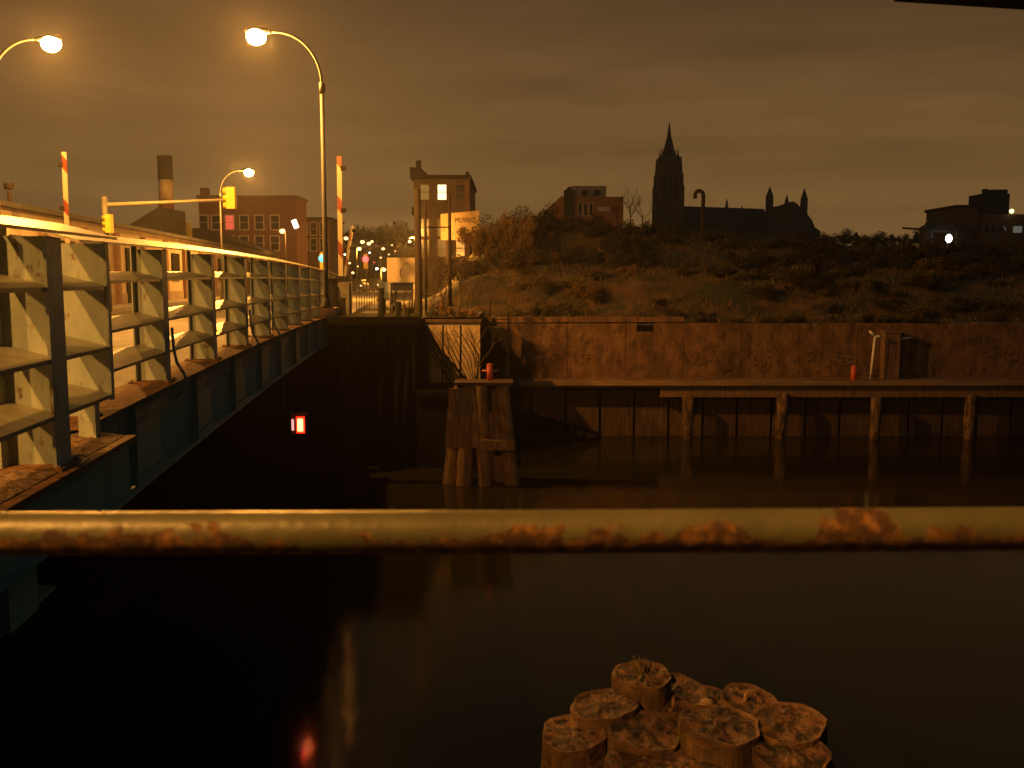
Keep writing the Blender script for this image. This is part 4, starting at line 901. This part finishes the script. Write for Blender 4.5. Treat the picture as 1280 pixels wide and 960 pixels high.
for sx_ in (-1, 1):
    for sy_ in (-1, 1):
        bx_ = cx+sx_*hw*.80; by_ = cy+sy_*hw*.80; pn_ = MB()
        pn_.cone((bx_, by_), .8, .35, zsh-1.0, ztp-.3, 4, pi/4); pn_.cone((cx+sx_*hw*.62, cy+sy_*hw*.62), .42, .04, ztp-.4, ztp+2.3, 4, pi/4)
        pn_.build('pinnacle', M['stone'], tow)
spi = MB(); n = 8
spi.cone((cx, cy), hw*.54, .5, ztp+.4, P(838, 166).z, 8, pi/8).cone((cx, cy), .55, .10, P(838, 166).z, P(838, 151).z, 8, pi/8)
spi.build('spire', M['slate'], ch)
lw = MB()
for sx_ in (-.42, .0, .42):
    w_ = hw*.13; c = cx+sx_*hw
    lw.prism([(c-w_, P(0, 250).z), (c+w_, P(0, 250).z), (c+w_, P(0, 222).z), (c, P(0, 217).z), (c-w_, P(0, 222).z)], cy-hw*.86-.12, cy-hw*.86-.002)
lw.build('lancet_windows', M['slate'], tow)
# nave: roof runs to the right behind the facade
nx0, nx1 = x1-1, P(966, 260).x; zr = P(900, 254).z; zr2 = P(960, 258).z; ze = P(900, 283).z
nv = MB().add([(nx0, Y+2, ze), (nx1, Y+2, ze), (nx1, Y+9, zr2), (nx0, Y+9, zr), (nx0, Y+16, ze), (nx1, Y+16, ze)], [(0, 1, 2, 3), (3, 2, 5, 4), (0, 3, 4), (1, 5, 2)])
nv.build('nave_roof', M['slate'], ch)
MB().box(nx0, nx1, Y+2.2, Y+15.8, 5.1, ze-.02).build('nave_wall', M['stone'], ch)
fx0, fx1 = P(964, 260).x, P(1016, 260).x; fm = P(989, 260).x
fac = MB().prism([(fx0, 5.1), (P(1024, 290).x, 5.1), (P(1024, 290).x, P(0, 289).z), (P(1017, 284).x, P(0, 284).z), (P(1014, 276).x, P(0, 276).z), (P(1008, 268).x, P(0, 268).z), (P(994, 254).x, P(0, 254).z), (fm, P(0, 252).z), (P(976, 257).x, P(0, 257).z), (fx0, P(0, 259).z)], Y-1, Y+6)
fo = fac.build('facade', M['stone'], ch)
tu = MB()
for px, top, sh, hw_ in ((967.5, 234, 246, 4.4), (1011.5, 236, 250, 4.2), (989.5, 244, 253, 2.4), (924, 245, 256, 2.2), (998, 257, 263, 1.6), (944, 254, 257, 1.0)):
    c = P(px, 0).x; r_ = hw_/1200*Y; yy = Y-1.2 if px > 960 else Y+9
    tu.cone((c, yy), r_*1.05, r_*1.05, P(0, 300 if px in (967.5, 1011.5) else 259).z, P(0, sh).z, 8, pi/8).cone((c, yy), r_*1.05, .08, P(0, sh).z, P(0, top).z, 8, pi/8)
tu.build('turret', M['stone'], ch)

# ------------------------------------------------------------------ vegetation
def leaf_blob(n, rx, ry, rz, size, seed, stems=True):
    rnd = random.Random(seed); b = MB(); cl = []
    for k in range(12):
        cl.append((rnd.uniform(-.8, .8)*rx, rnd.uniform(-.8, .8)*ry, rnd.uniform(.2, 1.0)*rz, rnd.uniform(.22, .5)))
    for k in range(n):
        c = rnd.choice(cl); d = Vector((rnd.gauss(0, 1), rnd.gauss(0, 1), rnd.gauss(0, 1))).normalized()*(rnd.random()**.5)
        p_ = Vector((c[0]+d.x*c[3]*rx, c[1]+d.y*c[3]*ry, max(.05, c[2]+d.z*c[3]*rz)))
        a_ = Vector((rnd.gauss(0, 1), rnd.gauss(0, 1), rnd.gauss(0, 1))).normalized()*size*rnd.uniform(.5, 1.2); b_ = a_.orthogonal().normalized()*size*rnd.uniform(.25, .6)
        b.add([p_-a_, p_-b_, p_+a_, p_+b_], [(0, 1, 2, 3)])
    return b
def twigs(b, p, d, ln_, r, depth, rnd, spread=.55):
    q_ = p+d*ln_; mid = p+d*ln_*.5+Vector((rnd.uniform(-1, 1), rnd.uniform(-1, 1), 0))*ln_*.05
    b.tube([p, mid, q_], [r, r*.85, r*.68], 5 if r > .02 else 3, False)
    if depth <= 0: return
    for k in range(rnd.choice((2, 2, 3))):
        d2 = (d+Vector((rnd.gauss(0, spread), rnd.gauss(0, spread), rnd.gauss(.12, spread*.6)))).normalized()
        twigs(b, p+d*ln_*rnd.uniform(.55, 1), d2, ln_*rnd.uniform(.6, .82), r*.6, depth-1, rnd, spread)
protos = []
for k, (mname, n_) in enumerate((('leaf_a', 1500), ('leaf_b', 1500), ('leaf_d', 1500), ('leaf_b', 1200), ('leaf_a', 1300))):
    b = leaf_blob(n_*2, 1.0, 1.0, 1.0, .065, 30+k)
    me_o = b.build('bush', M[mname]); protos.append(me_o)
    rnd = random.Random(k); tb = MB()
    for j in range(9): twigs(tb, Vector((rnd.uniform(-.3, .3), rnd.uniform(-.3, .3), -.1)), Vector((rnd.gauss(0, .35), rnd.gauss(0, .35), 1)).normalized(), .55, .018, 3, rnd)
    tb.build('stems', M['twig'], me_o)
first = [True]*5
def put_bush(k, x, y, z, s, sz, label, group):
    o = protos[k]
    if first[k]:
        first[k] = False; o.location = (x, y, z); o.scale = (s, s, sz); o.rotation_euler = (0, 0, random.random()*6); return tag(o, label, 'bush', group)
    c = copy_tree(o, (x, y, z), random.random()*6, label, group, (s, s, sz)); c['category'] = 'bush'; return c
rnd = random.Random(11)
for k in range(80):                        # lower slope
    x = rnd.uniform(-.5, 32); y = rnd.uniform(45, 51); s = rnd.uniform(.5, 1.05)
    put_bush(rnd.choice((0, 1, 3, 4, 4) if x < 9 else (0, 2, 2, 4)), x, y, H(x, y)-.15, s, s*rnd.uniform(.5, .85), 'scrubby bush on the slope between the retaining wall and the ledge', 'bushes on the lower slope')  # darker leaves to the right paint in the lamp light fading along the slope
for k in range(120):                        # upper mound
    x = rnd.uniform(-3, 46); y = rnd.uniform(53, 62.5); s = rnd.uniform(.8, 1.5)*(1-.45*sm(6, 12, x)*sm(56, 60, y))
    put_bush(rnd.choice((2, 2, 2, 2, 1 if x < 6 else 2)), x, y, H(x, y)-.2, s, s*rnd.uniform(.6, .95), 'bush in the dark thicket covering the upper mound', 'bushes on the upper mound')
for k, (px, py) in enumerate(((606, 282), (618, 276), (632, 268), (645, 272), (658, 268), (672, 274))):   # lit tall scrub at the left end
    p_ = at(px, py+22, 56+k % 3); put_bush(1 if k % 2 else 3, p_.x, p_.y, p_.z-1.0, .9, 1.7, 'tall feathery scrub catching lamp light at the left end of the mound', 'tall scrub at the mound left end')
for x, y in ((-3.0, 37.1), (-2.3, 36.8), (-1.7, 37.0), (-2.7, 38.3), (-1.8, 38.6)): put_bush(rnd.choice((1, 2)), x, y, 5.15, .38, rnd.uniform(.3, .5), 'low scrub growing on top of the orange-lit end wall', 'scrub on the end wall')
for k in range(40):
    x = rnd.uniform(4, 32); put_bush(rnd.choice((0, 2, 4, 4)), x, rnd.uniform(43.35, 44.2), 4.62, rnd.uniform(.25, .5), rnd.uniform(.2, .45), 'small scrub hanging over the top edge of the retaining wall', 'scrub along the retaining wall top')
# dry grass over ledge and slope
gr = MB(); rnd = random.Random(5)
for k in range(15000):
    x = rnd.uniform(-1, 40); y = 43.6+rnd.random()**1.3*17
    if mn.noise(Vector((x*.45, y*.6, 3))) < -.12: continue
    z = H(x, y); h_ = rnd.uniform(.15, .5); d_ = Vector((rnd.gauss(0, .35), rnd.gauss(0, .35), 1))*h_; w_ = rnd.uniform(.012, .03)
    a_ = rnd.random()*pi; wv_ = Vector((cos(a_), sin(a_), 0))*w_; p_ = Vector((x, y, z-.03))
    gr.add([p_-wv_, p_+wv_, p_+d_], [(0, 1, 2)])
tag(gr.build('grass', M['grass']), kind='stuff')
# ledge wall half way up
a = at(640, 343, 51); b = at(742, 365, 51)
lw_ = thing('ledge_wall', 'low crumbling earth-stained wall half way up the slope', 'wall', ((a.x+b.x)/2, 51, 6.5))
MB().box(a.x, b.x, 51, 51.4, 6.0, a.z-.15).box(a.x-1.5, a.x-.05, 51.05, 51.4, 6.0, a.z-.4).build('wall_face', M['wall'], lw_)
# bare saplings and vines by the end wall
rnd = random.Random(3)
for k, (px, Y, lab) in enumerate(((596, 35.6, 'low bare shrub leaning over the black iron bin'), (556, 35.2, 'low bare shrub standing in front of the orange-lit end wall'), (541, 38, 'leftmost bare sapling right behind the thick wooden pole'), (551, 39, 'pale forked bare sapling left of the thin reddish pole'), (573, 38.5, 'bare sapling just right of the thin reddish pole'), (588, 40, 'slim bare sapling above the orange-lit end wall'), (612, 41, 'bare sapling above the black iron bin'))):
    p_ = at(px, 400, Y); zg = 2.7 if Y < 36 else 5.1; t = thing('bare_sapling', lab, 'tree', (p_.x, Y, zg), 'bare saplings on the far bank')
    b = MB().tube([(p_.x, Y, zg-.1), (p_.x+.05, Y, zg+.9)], [.04, .03], 6); b.build('trunk', M['twig'], t)
    b = MB()
    for j in range(4): twigs(b, Vector((p_.x+.04, Y, zg+.4+.12*j)), Vector((rnd.gauss(0, .3), rnd.gauss(0, .2), 1)).normalized(), .8, .022, 4, rnd, .4)
    b.build('branches', M['twig'], t)
# bare trees on the skyline
def bare_tree(px, py_base, Y, hgt, lab, group, seed, m='twig_d', depth=5):
    rnd = random.Random(seed); p_ = at(px, py_base, Y); t = thing('bare_tree', lab, 'tree', (p_.x, Y, p_.z), group)
    MB().tube([(p_.x, Y, p_.z-2), (p_.x, Y, p_.z+hgt*.28)], [hgt*.018, hgt*.012], 6).build('trunk', M[m], t)
    b = MB()
    for j in range(4): twigs(b, Vector((p_.x, Y, p_.z+hgt*(.15+.04*j))), Vector((rnd.gauss(0, .45), rnd.gauss(0, .45), 1)).normalized(), hgt*.26, hgt*.009, depth, rnd, .55)
    b.build('crown', M[m], t); return t
bare_tree(788, 280, 130, 5.5, 'bare tree between the low brick house and the church tower', 'bare trees on the skyline', 1)
bare_tree(803, 282, 135, 5.0, 'bare tree touching the left side of the church tower', 'bare trees on the skyline', 2)
bare_tree(772, 280, 120, 3.5, 'small bare tree before the right end of the low brick house', 'bare trees on the skyline', 9)
def far_tree(px, py, Y, sc, sz, lab, group):
    p_ = at(px, py, Y); c = copy_tree(protos[2], p_, random.random()*6, lab, group, (sc, sc, sz)); c.name = 'far_tree'; c['category'] = 'tree'
for k, px in enumerate((1034, 1046, 1060, 1075, 1088, 1103, 1119, 1134, 1150)): far_tree(px, 305+k % 2, 210+3*k, random.uniform(1.5, 2.6), random.uniform(1.6, 2.9), 'leafless dark tree in the low far row right of the church', 'row of far trees right of the church')
for k, px in enumerate((372, 386, 399, 412, 426, 438, 451, 463, 476, 489, 502, 514)): far_tree(px, 308, 252+4*(k % 3), random.uniform(2.6, 4), random.uniform(3.2, 4.8), 'bare dark tree in the row closing the end of the avenue', 'dark tree row at the avenue end')
# dark hill closing the avenue
hl = MB(); xs_ = [-130+8*i for i in range(23)]
hl.add([(x, 262, 5.1) for x in xs_]+[(x, 275, 16.5+1.5*mn.noise(Vector((x*.06, 0, 0)))+.6*mn.noise(Vector((x*.4, 2, 0)))) for x in xs_]+[(x, 330, 17) for x in xs_], [(j*23+i, j*23+i+1, (j+1)*23+i+1, (j+1)*23+i) for j in range(2) for i in range(22)], True)
struct('hill', hl, M['earth'])

# ------------------------------------------------------------------ night air: thin haze that catches the lamp light
hz = MB().box(-290, 390, -55, 415, -1, 62).build('haze', None); tag(hz, kind='stuff')
hm = bpy.data.materials.new('night_haze'); hm.use_nodes = True; t_ = hm.node_tree; t_.nodes.remove(t_.nodes['Principled BSDF'])
pvn = t_.nodes.new('ShaderNodeVolumePrincipled'); pvn.inputs['Color'].default_value = (.9, .88, .84, 1); pvn.inputs['Density'].default_value = .00034; pvn.inputs['Anisotropy'].default_value = .72
t_.links.new(pvn.outputs[0], t_.nodes['Material Output'].inputs['Volume']); hz.data.materials.append(hm)
